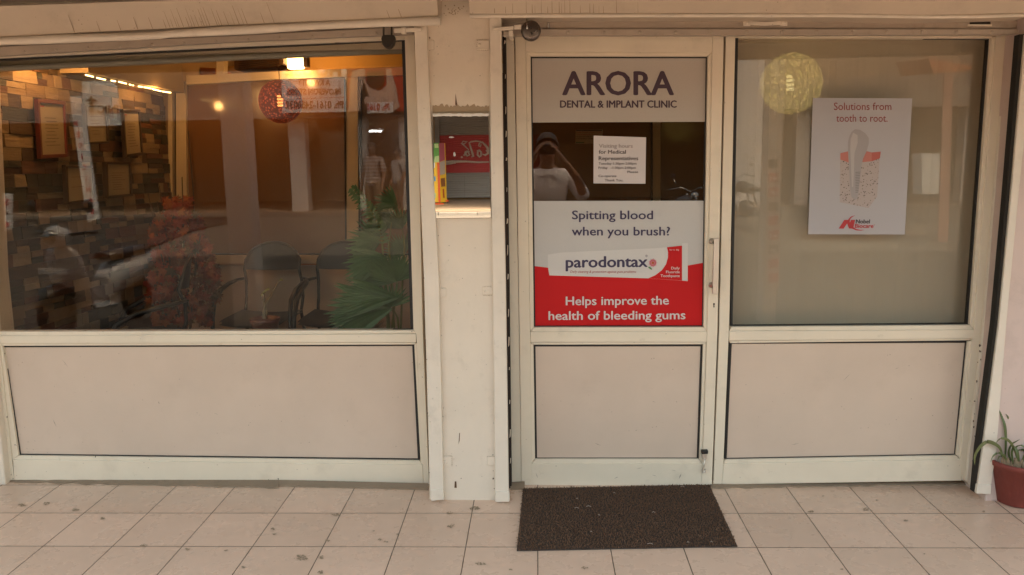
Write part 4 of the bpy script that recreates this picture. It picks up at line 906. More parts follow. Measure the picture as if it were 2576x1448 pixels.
# red maple plant
p = P(452, 650, 4.8); p.z = ZF
t = empty('maple_plant', p, 'tall artificial plant with red autumn leaves before the stone wall', 'plant')
MB().lathe([(0, 0), (.10, 0), (.14, .26), (.135, .28), (0, .25)], p, 28).build('pot', plain('dark_pot', (.04, .025, .02), .5), t)
RLF = island('autumn_leaf', [(.24, .022, .007), (.32, .045, .010), (.13, .018, .006), (.33, .08, .015), (.06, .04, .010), (.26, .022, .007)], .6)
mb = MB(); q = random.Random(17)
def maple(o, nrm, up, s):
    x = up.cross(nrm).normalized(); y = nrm.cross(x)
    shp = [(0, -.25), (.28, -.45), (.30, -.15), (.85, -.15), (.55, .12), (.75, .55), (.28, .38), (0, 1), (-.28, .38), (-.75, .55), (-.55, .12), (-.85, -.15), (-.30, -.15), (-.28, -.45)]
    pts = [o+(x*a+y*b_)*s-nrm*(a*a+b_*b_)*s*.25 for a, b_ in shp]; mb.add([o]+pts, [[0, i+1, (i+1) % 14+1] for i in range(14)])
def region(y): # half width of the crown in px at height y
    return {0: 30, 1: 60, 2: 75, 3: 80, 4: 95, 5: 95, 6: 75}[int(max(0, min(6, (y-495)/45)))]
for k in range(520):
    y = q.uniform(500, 815); x = 445+(y-500)*.05+q.uniform(-1, 1)*region(y)*1.0; Yd = 4.8+q.uniform(-.22, .2)
    nr = Vector((q.uniform(-.6, .6), -1, q.uniform(-.3, .7))).normalized(); maple(P(x, y, Yd), nr, Vector((q.uniform(-.8, .8), 0, q.uniform(-1, .4)-.2)).normalized(), q.uniform(.028, .055))
mb.build('leaf', RLF, t, weld=False)
mb = MB()
for k in range(7):
    a = k*.9; mb.tube([p+Vector((0, 0, .25)), p+Vector((math.cos(a)*.08, math.sin(a)*.08, .7)), p+Vector((math.cos(a)*.16, math.sin(a)*.12, 1.1+.05*k))], [.006, .005, .003], 6)
mb.build('stem', plain('dark_twig', (.05, .03, .02), .8), t)
# steel chairs
CHB = plain('chair_black_metal', (.010, .008, .008), .4); CHP = plain('chair_perforated', (.012, .010, .010), .36)
def make_chair():
    c = empty('waiting_chair', (0, 0, 0), 'black metal chair with round back against the partition', 'chair', 'waiting room chairs')
    mb = MB(); nu, nv = 18, 8
    bp = lambda u, v, d: Vector((.195*u, .05*(1-u*u)+.03*v+d, (.735+.012*u*u)*(1-v)+(.93-.145*(1-math.sqrt(max(0, 1-(.985*u)**2))))*v))
    f = [[bp(-1+2*i/nu, j/nv, -.004) for i in range(nu+1)] for j in range(nv+1)]; k = [[bp(-1+2*i/nu, j/nv, .004) for i in range(nu+1)] for j in range(nv+1)]
    for gg in (f, k):
        vs = [p for r in gg for p in r]; mb.add(vs, [[j*(nu+1)+i, j*(nu+1)+i+1, (j+1)*(nu+1)+i+1, (j+1)*(nu+1)+i] for j in range(nv) for i in range(nu)], True)
    mb.build('backrest', CHP, c)
    mb = MB(); rows = []
    sx = lambda s: [(s*.2, -.44, .0)]
    for s in (-1, 1): pass
    arch = [Vector((-.20, -.02, .45)), Vector((-.205, .03, .55)), Vector((-.20, .03, .66))]+[bp(-1, .0, 0)]+[bp(-1+2*i/14, 1, 0) for i in range(15)]+[bp(1, 0, 0)]+[Vector((.20, .03, .66)), Vector((.205, .03, .55)), Vector((.20, -.02, .45))]
    mb.tube(arch, .011, 8); mb.build('back_frame', CHB, c)
    mb = MB(); vs = []; n = 10
    for j in range(n+1):
        for i in range(n+1): u, v = -1+2*i/n, j/n; vs.append((.22*u*(1-.08*v), -.02-.44*v, .455-.02*(1-u*u)-.035*max(0, v-.8)*5*.2+.01))
    top = [Vector(q_) for q_ in vs]; fs = [[j*(n+1)+i, j*(n+1)+i+1, (j+1)*(n+1)+i+1, (j+1)*(n+1)+i] for j in range(n) for i in range(n)]
    mb.add(top, fs, True); mb.add([q_-Vector((0, 0, .02)) for q_ in top], fs, True); mb.build('seat', CHP, c)
    for s in (-1, 1):
        mb = MB(); mb.tube([(s*.205, .04, .68), (s*.25, .0, .675), (s*.275, -.10, .66), (s*.28, -.22, .635), (s*.28, -.33, .58), (s*.275, -.39, .47), (s*.27, -.41, .30), (s*.265, -.42, .0)], [.010, .011, .015, .017, .016, .014, .012, .012], 10); mb.build('armrest', CHB, c)
        mb = MB(); mb.tube([(s*.20, -.02, .45), (s*.21, .02, .25), (s*.22, .07, 0)], .012, 8); mb.build('leg', CHB, c)
    return c
ch0 = make_chair()
def chair(px, py, Y, rz, label, first=False):
    c = ch0
    if not first:
        c = ch0.copy(); COL.objects.link(c)
        for k in ch0.children:
            kk = k.copy(); COL.objects.link(kk); kk.parent = c
    p = P(px, py, Y); c.location = (p.x, Y, ZF); c.rotation_euler.z = rz; c['label'] = label
chair(682, 650, 5.30, .0, 'black metal waiting chair, left of the pair against the partition', True)
chair(866, 650, 5.30, .0, 'black metal waiting chair half hidden by the fan palm')
chair(455, 760, 4.55, -1.15, 'black metal waiting chair turned sideways before the red leaved plant')
for i, c in enumerate([ch0]): c.scale = (1, 1, 1)

# ================================================================== THE STREET AND THE SHOPS OPPOSITE (seen in the glass and the mirror)
def sheet_obj(name, rows, mat, kind='structure'):
    mb = MB(); n = len(rows[0])
    mb.add([p for r in rows for p in r], [[j*n+i, j*n+i+1, (j+1)*n+i+1, (j+1)*n+i] for j in range(len(rows)-1) for i in range(n-1)])
    return tag(mb.build(name, mat, None), kind=kind)
ASPH = paint('dusty_road', (.125, .105, .085), .9, .9, (.13, .10, .08), scale=.9, bump=.2)
def rz_(y): return -.32 if y > -1.7 else (-.30+(.70)*min(1, (-1.7-y)/7.) if y > -8.7 else .40+.12*min(1, (-8.7-y)/3.7))
sheet_obj('dark_road_patch', [[(x, y, rz_(y)+.004) for x in (-60, -30, -7.6)] for y in (-6, -7, -8.7, -10.5, -12.6)], paint('darkened_asphalt', (.035, .03, .026), .9, .6, scale=.9, bump=.2))  # dark ground added so the left of the glass reflects little light
sheet_obj('road', [[(x, y, rz_(y)+(.02*math.sin(x*.7+y) if x > -6 else -.02)) for x in range(-60, 61, 6)] for y in (-6, -7, -8.7, -10.5, -12.6)], ASPH)
sheet_obj('gutter_road', [[(x, y, rz_(y)+.02*math.sin(x*.7+y)) for x in range(-60, 61, 6)] for y in (-1.58, -3, -5, -6)], paint('dark_asphalt', (.045, .038, .032), .9, .6, scale=.9, bump=.2))  # near road coloured darker to stand in for shade
tag(MB().box((-60, -1.6, -.5), (60, -.702, fz(-.7)-.004)).build('pavement', paint('dull_pavement', (.05, .042, .035), .9, .5, scale=2, bump=.2), None), kind='structure')
OM = paint('opposite_wall', (.34, .28, .22), .8, .4, scale=.7)
OMW = paint('opposite_white', (.60, .53, .49), .7, .35, (.28, .20, .14), scale=.9)
PLY = -12.3
sheet_obj('opposite_walk', [[(-60, PLY, .40), (60, PLY, .40)], [(-60, PLY, .60), (60, PLY, .60)], [(-60, -15.6, .76), (60, -15.6, .76)]], paint('opposite_tiles', (.27, .195, .135), .5, .3, scale=.8))
mb = MB(); q = random.Random(31); x = -40
while x < 40:
    l_ = q.uniform(.5, 1.1); mb.slab([(x, PLY+.25, .33), (x+l_-.015, PLY+.25, .33), (x+l_-.015, PLY+.24, .57+q.uniform(-.02, .02)), (x, PLY+.24, .57)], [(x, PLY, .33), (x+l_-.015, PLY, .33), (x+l_-.015, PLY, .57), (x, PLY, .57)]); x += l_
tag(mb.build('kerb', paint('kerb_stone', (.19, .165, .14), .9, .5, scale=3, bump=.4), None, .01), kind='structure')
ob = empty('opposite_building', (0, -15.5, .7), 'row of shops across the street with a columned walk, reflected in the glass', 'building')
mb = MB(); mb.box((-45, -15.9, .5), (45, -15.6, 3.64)); mb.build('shop_wall', paint('brown_wall', (.30, .19, .10), .8, .4, scale=.6), ob)
mb = MB(); mb.box((-45, -15.59, 3.5), (45, -12.51, 3.65)); mb.build('canopy', OM, ob)
mb = MB(); mb.box((-45, -12.5, 2.95), (45, -12.2, 3.7)); mb.build('fascia', paint('fascia_buff', (.24, .20, .175), .8, .4, scale=.7), ob)
def gx(px, D, g=GY): return P(px, 431, D).x
for a, b_ in [(730, 771), (903, 925), (1006, 1030), (1255, 1290), (2000, 2035), (2420, 2460), (-240, -200), (2700, 2740)]:
    y = 2*GY-19.7; MB().box((gx(a, 19.7), y-.35, .6), (gx(b_, 19.7), y, 2.95)).build('column', OMW, ob, .01)
# white house with stained walls at the end of the view
h_ = MB(); a, b_ = gx(1840, 18.8), gx(1950, 18.8); h_.box((a, -11.9, .5), (b_, -11.4, 5.2)); tag(h_.build('house', paint('stained_white', (.72, .68, .66), .7, .9, (.30, .20, .14), scale=1.6), None), 'white stained side house across the street, reflected at the left of the right window', 'house')
MB().box((-45, -16.2, 3.64), (45, -15.91, 5.2)).build('upper_storey', paint('upper_brown', (.24, .17, .12), .8, .4, scale=.5), ob)  # set-back wall added to block bright sky behind the reflected signs
# clinic-side veranda columns on the street edge
for a, b_, lb in [(562, 624, 'pale veranda column on the street edge, reflected in the left window'), (1930, 1965, 'slim veranda column with pasted bills, reflected in the right window')]:
    y = 2*GY-8.3; o = MB().box((gx(a, 8.3), y-.25, fz(y)-.02), (gx(b_, 8.3), y, 2.78)).build('veranda_column', OMW, None, .008); tag(o, lb, 'column', 'veranda columns')
def rp_(Dd, g=GY): return lambda x, y: R(x, y, Dd, g)
def board(name, label, cat, px, D, mat, t=.05, g=GY):
    pts = [R(x, y, D, g) for x, y in px]; root = empty(name, sum(pts, Vector())/len(pts), label, cat)
    MB().slab(pts, [p-Vector((0, t, 0)) for p in pts]).build('panel', mat, root); return root
def rwords(root, mat, D, *lines, bold=.03, mirror=True, g=GY):
    """writing on the far side of the street: right way round there, so mirrored in the glass"""
    place = lambda x, y: R(x, y, D-.02, g)
    for (s, x0, x1, base, cap) in lines:
        mb = MB(); vs, fs = text2d(s, bold, 0.); a = min(v.x for v in vs); b_ = max(v.x for v in vs); k = cap/capheight(bold)
        mb.add([place(x1-(x1-x0)*(v.x-a)/(b_-a), base-v.y*k) for v in vs], fs); mb.build('lettering', mat, root, weld=False)
SIGNW = plain('sign_white', (.88, .86, .84), .5); BROWNI = plain('sign_brown', (.12, .06, .02), .6); SRED = plain('sign_red', (.55, .03, .02), .5); DKBR = plain('sign_dark_brown', (.06, .03, .015), .6)
za = lambda x, y: (x*.23502+432.4, y*.23502+119.8)
sb = board('shop_signboard', 'white provision store signboard across the street, reflected in the left window', 'signboard', [za(1180, 702), za(1862, 690), za(1866, 150), za(1170, 150)], 19.3, SIGNW)
zx = lambda x: za(x, 0)[0]; zy = lambda y: za(0, y)[1]
rwords(sb, BROWNI, 19.3, ('HOUSE', zx(1210), zx(1808), zy(300), 27), ('PROVISION STORE', zx(1230), zx(1808), zy(506), 15.5), ('Ph. 0161-2450032', zx(1215), zx(1832), zy(652), 19))
rwords(sb, DKBR, 19.3, ('A KWALITY', zx(1345), zx(1694), zy(405), 16))
mb = MB(); pl3 = rp_(19.27); mb.add([pl3(*za(*p)) for p in [(1200, 556), (1845, 536), (1845, 531), (1200, 551)]], [[0, 1, 2, 3]]); mb.build('rule_line', SRED, sb)
rb = board('drinks_banner', 'red drinks banner with a pale figure and bottle, reflected in the left window', 'banner', [za(1880, 690), za(2560, 680), za(2560, 150), za(1880, 150)], 19.3, plain('banner_red', (.50, .035, .02), .5))
def rshape(root, name, mat, px, D, z=za): mb = MB(); f = [R(*z(*p), D) for p in px]; mb.slab(f, [p-Vector((0, .01, 0)) for p in f]); return mb.build(name, mat, root)
SKP = plain('printed_skin', (.62, .42, .34), .6)
rshape(rb, 'figure_picture', SKP, [(1885, 685), (1900, 560), (1900, 420), (1930, 250), (2060, 230), (2080, 380), (2140, 440), (2230, 460), (2300, 400), (2290, 230), (2340, 240), (2400, 420), (2420, 560), (2440, 640), (2380, 680)], 19.27)
rshape(rb, 'hair_picture', DKBR, [(2090, 260), (2090, 380), (2140, 430), (2230, 440), (2270, 380), (2270, 250)], 19.25)
rshape(rb, 'bottle_picture', DKBR, [(2022, 690), (2022, 470), (2040, 430), (2048, 375), (2062, 375), (2070, 430), (2098, 480), (2098, 690)], 19.23)
rshape(rb, 'hand_picture', SKP, [(2060, 600), (2065, 540), (2120, 515), (2180, 530), (2200, 580), (2150, 610)], 19.21)
rshape(rb, 'white_strip', SIGNW, [(2090, 705), (2365, 700), (2365, 585), (2090, 590)], 19.20)
rwords(rb, SRED, 19.2, ('Ph. 0161', zx(2095), zx(2330), zy(672), 17))
zl = lambda x, y: (x*.16541, y*.16541+133)
cb = board('clinic_signboard', 'white signboard with a winged staff emblem, reflected over the stone wall', 'signboard', [zl(1270, 1120), zl(1825, 1105), zl(1770, 540), zl(1690, 425), zl(1240, 440)], 14., SIGNW)
rwords(cb, BROWNI, 14., ('CLINIC', zl(1480, 0)[0], zl(2000, 0)[0], zl(0, 912)[1], 19))
EMB = plain('emblem_brown', (.16, .09, .03), .6)
mb = MB(); w4 = lambda x, y: R(*zl(x, y), 13.96)
mb.tube([w4(1388, 660), w4(1388, 920)], .010, 6)
for sgn in (-1, 1):
    mb.add([w4(1388+sgn*x, y) for x, y in [(8, 690), (50, 700), (95, 740), (60, 745), (12, 745)]], [[0, 1, 2, 3, 4]])
    mb.tube([w4(1388+sgn*30*math.sin(k*.75), 755+k*12) for k in range(14)], .009, 6)
mb.build('emblem', EMB, cb)
ms = board('medicines_sign', 'tall narrow white sign with red letters stacked down it, reflected over the stone wall', 'sign', [(219, 560), (248, 552), (203, 242), (174.5, 243)], 13., SIGNW)
for k, ch in enumerate('MEDICINES'):
    t = k/8.; x = 190+t*42; y = 305+t*222-(0 if k < 3 else 0); rwords(ms, SRED, 13., (ch, x-4.8, x+4.8, y+12, 13) if ch != 'I' else (ch, x-1.6, x+1.6, y+12, 13))
pb = board('price_board', 'white board with red prices, reflected at the left edge of the left window', 'board', [(-30, 592), (27, 578), (27, 488), (-30, 486)], 12., SIGNW)
rwords(pb, SRED, 12., ('55', 0, 22, 516, 15), ('65', -2, 22, 572, 14)); rwords(pb, DKBR, 12., ('MED', 2, 22, 540, 9))
vb = board('vertical_banner', 'tall narrow red lettered banner, reflected at the right of the right window', 'banner', [(2358, 700), (2382, 700), (2398, 190), (2376, 190)], 14., plain('faded_banner', (.62, .34, .26), .6))
aw = MB(); f = [R(x, y, 13.) for x, y in [(2336, 148), (2450, 168), (2440, 178), (2350, 186)]]; aw.slab(f, [p-Vector((0, 1.2, -.1)) for p in f]); tag(aw.build('awning', plain('orange_awning', (.60, .20, .08), .7), None), 'orange edged awning across the street, reflected at the top right of the right window', 'awning')
mc_ = board('meter_cabinet', 'white metal cabinet across the street, reflected beside the tooth poster', 'cabinet', [(2320, 490), (2362, 488), (2366, 388), (2318, 386)], 16., SIGNW, .4)
pb2 = board('bill_poster', 'red and white pasted bills running down the slim veranda column', 'poster', [(1931, 740), (1960, 725), (1964, 392), (1932, 390)], 8.27, plain('bill_paper', (.66, .55, .50), .7), .004)
q = random.Random(5)
for k in range(9):
    y = 400+k*36; rshape(pb2, 'red_bill', SRED if k % 3 else DKBR, [(1934, y+24), (1958, y+22), (1958, y), (1934, y+2)], 8.262, lambda x, y: (x, y))
rwords(pb2, SIGNW, 8.25, ('+1', 1937, 1955, 455, 12), ('OFF', 1936, 1956, 490, 9), ('+1', 1937, 1955, 600, 12), ('OFF', 1936, 1956, 636, 9))
tl = empty('tube_light', R(944, 331, 19.9), 'lit white tube light on the far shop front, reflected in the left window', 'lamp'); 
a, b_ = R(928, 331, 20.5), R(961, 331, 20.5); MB().tube([a, b_], .02, 8).build('tube', plain('tube_glow', (1, 1, 1), .5, 0, (.95, 1, 1), 9.), tl); MB().box((min(a.x, b_.x)-.04, a.y-.06, a.z+.022), (max(a.x, b_.x)+.04, a.y-.01, a.z+.06)).build('batten', SIGNW, tl)
# corrugated shutter with the painted drink advertisement (in the mirror)
zm = lambda x, y: (x*.20687+1077.8, y*.20687+266.1)
RM = lambda x, y, D=22.3: R(*zm(x, y), D, MY)
fs_ = empty('painted_shutter', RM(450, 1120), 'closed ribbed grey shop shutter with a red painted drink panel, seen in the pillar mirror', 'shutter')
RIBG = paint('ribbed_grey', (.185, .165, .15), .6, .6, scale=1.5); RIBR = paint('ribbed_red', (.30, .022, .024), .5, .25, scale=1.5)
x0, x1 = RM(140, 500).x, RM(140, 500).x+2.9*(1 if RM(700, 500).x > RM(140, 500).x else -1)
zt, zb, zr0, zr1 = RM(300, -300).z, RM(300, 1125).z, RM(300, 820).z, RM(300, 362).z
def ribbed(a, b_, mat, name):
    mb = MB(); n = max(2, int((b_-a)/.062)); y0 = RM(300, 500).y; prof = []
    for i in range(n*4+1):
        t = i/(n*4); prof.append((a+(b_-a)*t, y0+.018*abs(math.sin(math.pi*n*t))))
    for i in range(len(prof)-1):
        (z0, ya), (z1, yb) = prof[i], prof[i+1]; mb.add([(x0, ya, z0), (x1, ya, z0), (x1, yb, z1), (x0, yb, z1)], [[0, 1, 2, 3]], True)
    return mb.build(name, mat, fs_)
ribbed(zb, zr0, RIBG, 'lower_slats'); ribbed(zr0, zr1, RIBR, 'painted_slats'); ribbed(zr1, zt, RIBG, 'upper_slats')
MB().box((min(x0, x0-.12), RM(300, 500).y-.05, zb), (max(x0, x0-.12), RM(300, 500).y+.08, zt)).build('guide_rail', RIBG, fs_)
SCR = plain('painted_script', (.40, .34, .31), .7)
def script(pts, r): MB().tube([RM(x, y, 22.27) for x, y in pts], [k_*1.55 for k_ in r] if isinstance(r, list) else r*1.55, 6).build('lettering', SCR, fs_)
script([(700, 545), (725, 570), (760, 560)], .014)
script([(640, 470), (632, 500), (612, 492), (618, 460), (655, 445), (690, 480), (722, 520), (725, 580), (690, 605), (655, 590)], [.01, .012, .014, .014, .016, .022, .026, .024, .018, .008])   # C
script([(640, 440), (580, 432), (520, 440), (495, 455), (505, 480), (530, 560), (545, 620), (520, 625)], [.01, .014, .014, .012, .014, .02, .02, .01])                                           # l with its flag
script([(625, 545), (600, 560), (598, 600), (620, 625), (640, 610), (640, 565), (620, 545), (590, 555)], .018)                                                                             # o
script([(500, 560), (470, 555), (455, 585), (470, 615), (500, 600), (480, 560), (450, 560), (440, 610), (425, 600)], .016)                                                                   # a
script([(395, 460), (430, 470), (470, 440), (420, 435), (405, 465), (450, 500), (490, 540)], [.006, .012, .014, .012, .010, .012, .010])
script([(200, 690), (300, 682), (450, 680), (600, 690), (740, 688)], [.03, .028, .02, .016, .012])
script([(200, 712), (260, 706), (330, 694)], .02)
mb = MB(); mb.add([RM(405+13*math.cos(a), 628+13*math.sin(a), 22.26) for a in [6.28*k/12 for k in range(12)]], [list(range(12))]); mb.build('painted_dot', SCR, fs_)
# snack vending cabinet beside the shutter
kb = empty('snack_cabinet', RM(120, 1200, 21.0), 'yellow and red snack cabinet on castors beside the painted shutter, seen in the pillar mirror', 'cabinet')
YEL = plain('cabinet_yellow', (.78, .47, .03), .45); ORG = plain('cabinet_orange', (.65, .09, .015), .45); GRN = plain('cabinet_green', (.10, .30, .05), .5); LGR = plain('cabinet_pale_green', (.45, .58, .25), .5)
K = lambda x, y, d=0.: RM(x, y, 21.0+d)
fx = K(128, 800); lx0 = K(-120, 800).x; zt_, zb_ = K(100, 455).z, K(100, 1180).z; yf = fx.y
mb = MB(); mb.box((min(lx0, fx.x), yf-.42, zb_), (max(lx0, fx.x), yf, zt_)); mb.build('body', YEL, kb, .01)
sx_ = K(195, 800).x
mb = MB(); mb.slab([(fx.x+.002, yf-.01, zb_), (sx_, yf-.30, zb_), (sx_, yf-.30, zt_), (fx.x+.002, yf-.01, zt_)], [(fx.x+.002, yf-.4, zb_), (sx_-.02, yf-.4, zb_), (sx_-.02, yf-.4, zt_), (fx.x+.002, yf-.4, zt_)]); mb.build('side_panel', YEL, kb)
def kq(name, mat, px, d=-.01): mb = MB(); f = [K(x, y, d) for x, y in px]; mb.slab(f, [p-Vector((0, .006, 0)) for p in f]); mb.build(name, mat, kb)
kq('front_picture', GRN, [(20, 690), (132, 690), (126, 455), (20, 455)]); kq('front_picture', LGR, [(60, 690), (130, 690), (128, 610), (80, 620)], -.02); kq('front_picture', LGR, [(75, 515), (122, 515), (118, 465), (72, 465)], -.02)
kq('edge_strip', ORG, [(122, 1185), (148, 1180), (134, 695), (104, 695)], -.03)
kq('price_picture', plain('cabinet_blue', (.10, .30, .50), .5), [(62, 920), (88, 920), (88, 862), (62, 862)], -.02); kq('price_picture', SIGNW, [(60, 760), (78, 760), (78, 695), (60, 695)], -.02); kq('price_picture', LGR, [(64, 1125), (90, 1125), (90, 1065), (64, 1065)], -.02)
ks = lambda name, mat, px: kq(name, mat, px, .12)
def sideq(name, mat, px):
    mb = MB(); f = []
    for x, y in px: t = (x-135)/60.; f.append(Vector((fx.x+(sx_-fx.x)*t+.004, yf-.01-.29*t+.012, K(x, y).z)))
    mb.add(f, [list(range(len(f)))]); mb.build(name, mat, kb)
sideq('side_picture', plain('cabinet_magenta', (.42, .10, .16), .5), [(138, 690), (188, 660), (186, 455), (136, 455)]); sideq('side_picture', plain('cabinet_greybill', (.42, .36, .32), .6), [(138, 850), (188, 830), (188, 665), (138, 695)])
sideq('side_window', plain('cabinet_brown', (.22, .08, .03), .5), [(150, 990), (186, 985), (184, 880), (148, 888)]); sideq('side_window', plain('cabinet_rust', (.40, .07, .02), .5), [(163, 1130), (176, 1125), (174, 1015), (161, 1018)])
kq('foot_rail', ORG, [(40, 1210), (188, 1210), (188, 1188), (40, 1188)], -.06); kq('foot_rail', ORG, [(150, 1168), (246, 1168), (246, 1148), (150, 1148)], .25)
for x, y, d in [(95, 1218, -.05), (175, 1218, -.05), (232, 1178, .27)]: MB().lathe([(0, -.012), (.022, -.012), (.022, .012), (0, .012)], K(x, y, d), 10, 'x').build('castor', BLACK, kb)

# ------------------------------------------------------------------ two-wheelers parked by the walk
RUB = plain('tyre_rubber', (.02, .018, .017), .8); SILV = plain('silver_paint', (.55, .53, .52), .3); BLKP = plain('black_paint', (.02, .018, .018), .3); CHR = plain('chrome', (.34, .33, .32), .25, 1.)
def wheel(c, r, parent, w=.045):
    t = MB().lathe([(r-.08, -w), (r-.03, -w*1.1), (r, -w*.5), (r, w*.5), (r-.03, w*1.1), (r-.08, w)], c, 36, 'y').build('wheel', RUB, parent)
    MB().lathe([(0, -.02), (.04, -.03), (.05, -.02), (r-.09, -.012), (r-.075, -w*.8), (r-.075, w*.8), (r-.09, .012), (.05, .02), (.04, .03), (0, .02)], c, 24, 'y').build('rim', plain('dull_rim', (.09, .085, .08), .5, .5), t)
sc_ = empty('scooter', (0, 0, 0), 'silver grey scooter with round mirror parked on the walk, reflected over the lower stone wall', 'scooter')
wheel(Vector((-.62, 0, .24)), .24, sc_); wheel(Vector((.58, 0, .24)), .24, sc_)
def loft(secs, n=14):
    mb = MB(); vs, fs = [], []
    for (c, ry, rz2, ang) in secs:
        c = Vector(c); ca, sa = math.cos(ang), math.sin(ang)
        for k in range(n): a = 2*math.pi*k/n; y, z = ry*math.cos(a), rz2*math.sin(a); vs.append(c+Vector((-sa*z, y, ca*z)))
    for i in range(len(secs)-1):
        for k in range(n): q_ = (k+1) % n; fs.append([i*n+k, i*n+q_, (i+1)*n+q_, (i+1)*n+k])
    mb.add(vs, fs, True); mb.add(vs[:n], [list(range(n))]); mb.add(vs[-n:], [list(range(n))[::-1]]); return mb
loft([((.95, 0, .72), .04, .03, 0), ((.80, 0, .66), .13, .12, 0), ((.50, 0, .58), .19, .18, 0), ((.20, 0, .52), .18, .18, .1), ((.05, 0, .42), .14, .14, .3)]).build('body', SILV, sc_)
loft([((.86, 0, .80), .09, .03, -.1), ((.60, 0, .79), .15, .05, 0), ((.30, 0, .77), .14, .05, 0), ((.06, 0, .76), .09, .04, .1)]).build('seat', BLKP, sc_)
loft([((-.50, 0, .95), .10, .05, 1.3), ((-.47, 0, .82), .21, .05, 1.35), ((-.42, 0, .60), .23, .05, 1.4), ((-.36, 0, .36), .20, .05, 1.5), ((-.28, 0, .26), .17, .05, 1.9), ((.05, 0, .25), .17, .04, 3.14)]).build('apron', SILV, sc_)
loft([((-.86, 0, .36), .03, .02, 0), ((-.76, 0, .47), .09, .05, 0), ((-.60, 0, .52), .10, .05, 0), ((-.44, 0, .44), .08, .05, 0)]).build('front_fender', BLKP, sc_)
loft([((-.62, 0, 1.02), .09, .08, 0), ((-.54, 0, 1.04), .14, .10, 0), ((-.42, 0, 1.03), .10, .07, 0)]).build('headlamp_cowl', SILV, sc_)
MB().lathe([(0, -.02), (.06, -.012), (.07, .02)], Vector((-.63, 0, 1.02)), 20, 'x').build('headlight', CHR, sc_)
hb_ = MB().tube([(-.38, -.36, 1.06), (-.44, -.20, 1.05), (-.48, 0, 1.03), (-.44, .20, 1.05), (-.38, .36, 1.06)], .016, 8).build('handlebar', BLKP, sc_)
for s in (-1, 1):
    MB().tube([(-.43, s*.24, 1.06), (-.46, s*.30, 1.20), (-.45, s*.32, 1.28)], .006, 6).build('mirror_stem', BLKP, hb_)
    MB().lathe([(0, -.015), (.055, -.01), (.062, .006), (0, .008)], Vector((-.45, s*.32, 1.32)), 20, 'x').build('mirror', BLKP, hb_)
MB().box((-.635, -.16, .66), (-.62, .16, .72)).build('number_plate', SIGNW, sc_)
sc_.location = (gx(225, 8.3), -1.0, fz(-.7)-.004); sc_.rotation_euler.z = math.radians(-82); sc_.scale = (1.04,)*3
def motorbike():
    t = empty('motorcycle', (0, 0, 0), 'x', 'motorcycle', 'motorcycles parked along the far side')
    wheel(Vector((-.65, 0, .30)), .30, t); wheel(Vector((.65, 0, .30)), .30, t)
    loft([((-.36, 0, .78), .06, .07, .2), ((-.20, 0, .82), .14, .12, .1), ((.05, 0, .78), .12, .10, 0), ((.14, 0, .74), .07, .07, 0)]).build('fuel_tank', BLKP, t)
    loft([((.10, 0, .78), .08, .04, 0), ((.35, 0, .77), .13, .05, 0), ((.70, 0, .82), .11, .05, .1), ((.86, 0, .86), .06, .03, .1)]).build('seat', BLKP, t)
    loft([((-.22, 0, .35), .06, .06, 0), ((-.12, 0, .40), .14, .16, 0), ((.12, 0, .38), .14, .15, 0), ((.25, 0, .36), .08, .08, 0)]).build('engine', STEEL, t)
    f = MB()
    for s in (-1, 1): f.tube([(-.65, s*.08, .30), (-.42, s*.08, .95)], .02, 8); f.tube([(.65, s*.09, .30), (.15, s*.09, .45), (.05, s*.07, .70)], .018, 8)
    f.build('frame', CHR, t)
    MB().tube([(-.28, -.36, 1.02), (-.40, -.18, 1.06), (-.42, 0, .98), (-.40, .18, 1.06), (-.28, .36, 1.02)], .013, 8).build('handlebar', CHR, t)
    MB().lathe([(0, -.03), (.07, -.02), (.085, .02), (.05, .09), (0, .10)], Vector((-.58, 0, .90)), 18, 'x').build('headlight', CHR, t)
    MB().tube([(-.05, .16, .25), (.3, .17, .27), (.85, .18, .36)], [.02, .035, .04], 10).build('exhaust', CHR, t)
    for s in (-1, 1):
        MB().tube([(-.36, s*.22, 1.06), (-.33, s*.30, 1.22)], .006, 6).build('mirror_stem', CHR, t); MB().ball((-.33, s*.31, 1.26), .055, 12, 8, (.25, 1, .7)).build('mirror', BLKP, t)
    return t
mk = motorbike(); x_, y_ = gx(1885, 15.5), 2*GY-15.5; mk.location = (x_, y_, rz_(y_)+.01); mk.rotation_euler.z = 1.15; mk['label'] = 'black motorcycle parked across the road, reflected at the left edge of the right window'
m2 = mk.copy(); COL.objects.link(m2)
def kids(o, c):
    for k in o.children:
        kk = k.copy(); COL.objects.link(kk); kk.parent = c; kids(k, kk)
kids(mk, m2); x_, y_ = gx(1712, 13.5), 2*GY-13.5; m2.location = (x_, y_, rz_(y_)+.01); m2.rotation_euler.z = 2.2; m2['label'] = 'black motorcycle parked across the road, reflected in the middle band of the door glass'

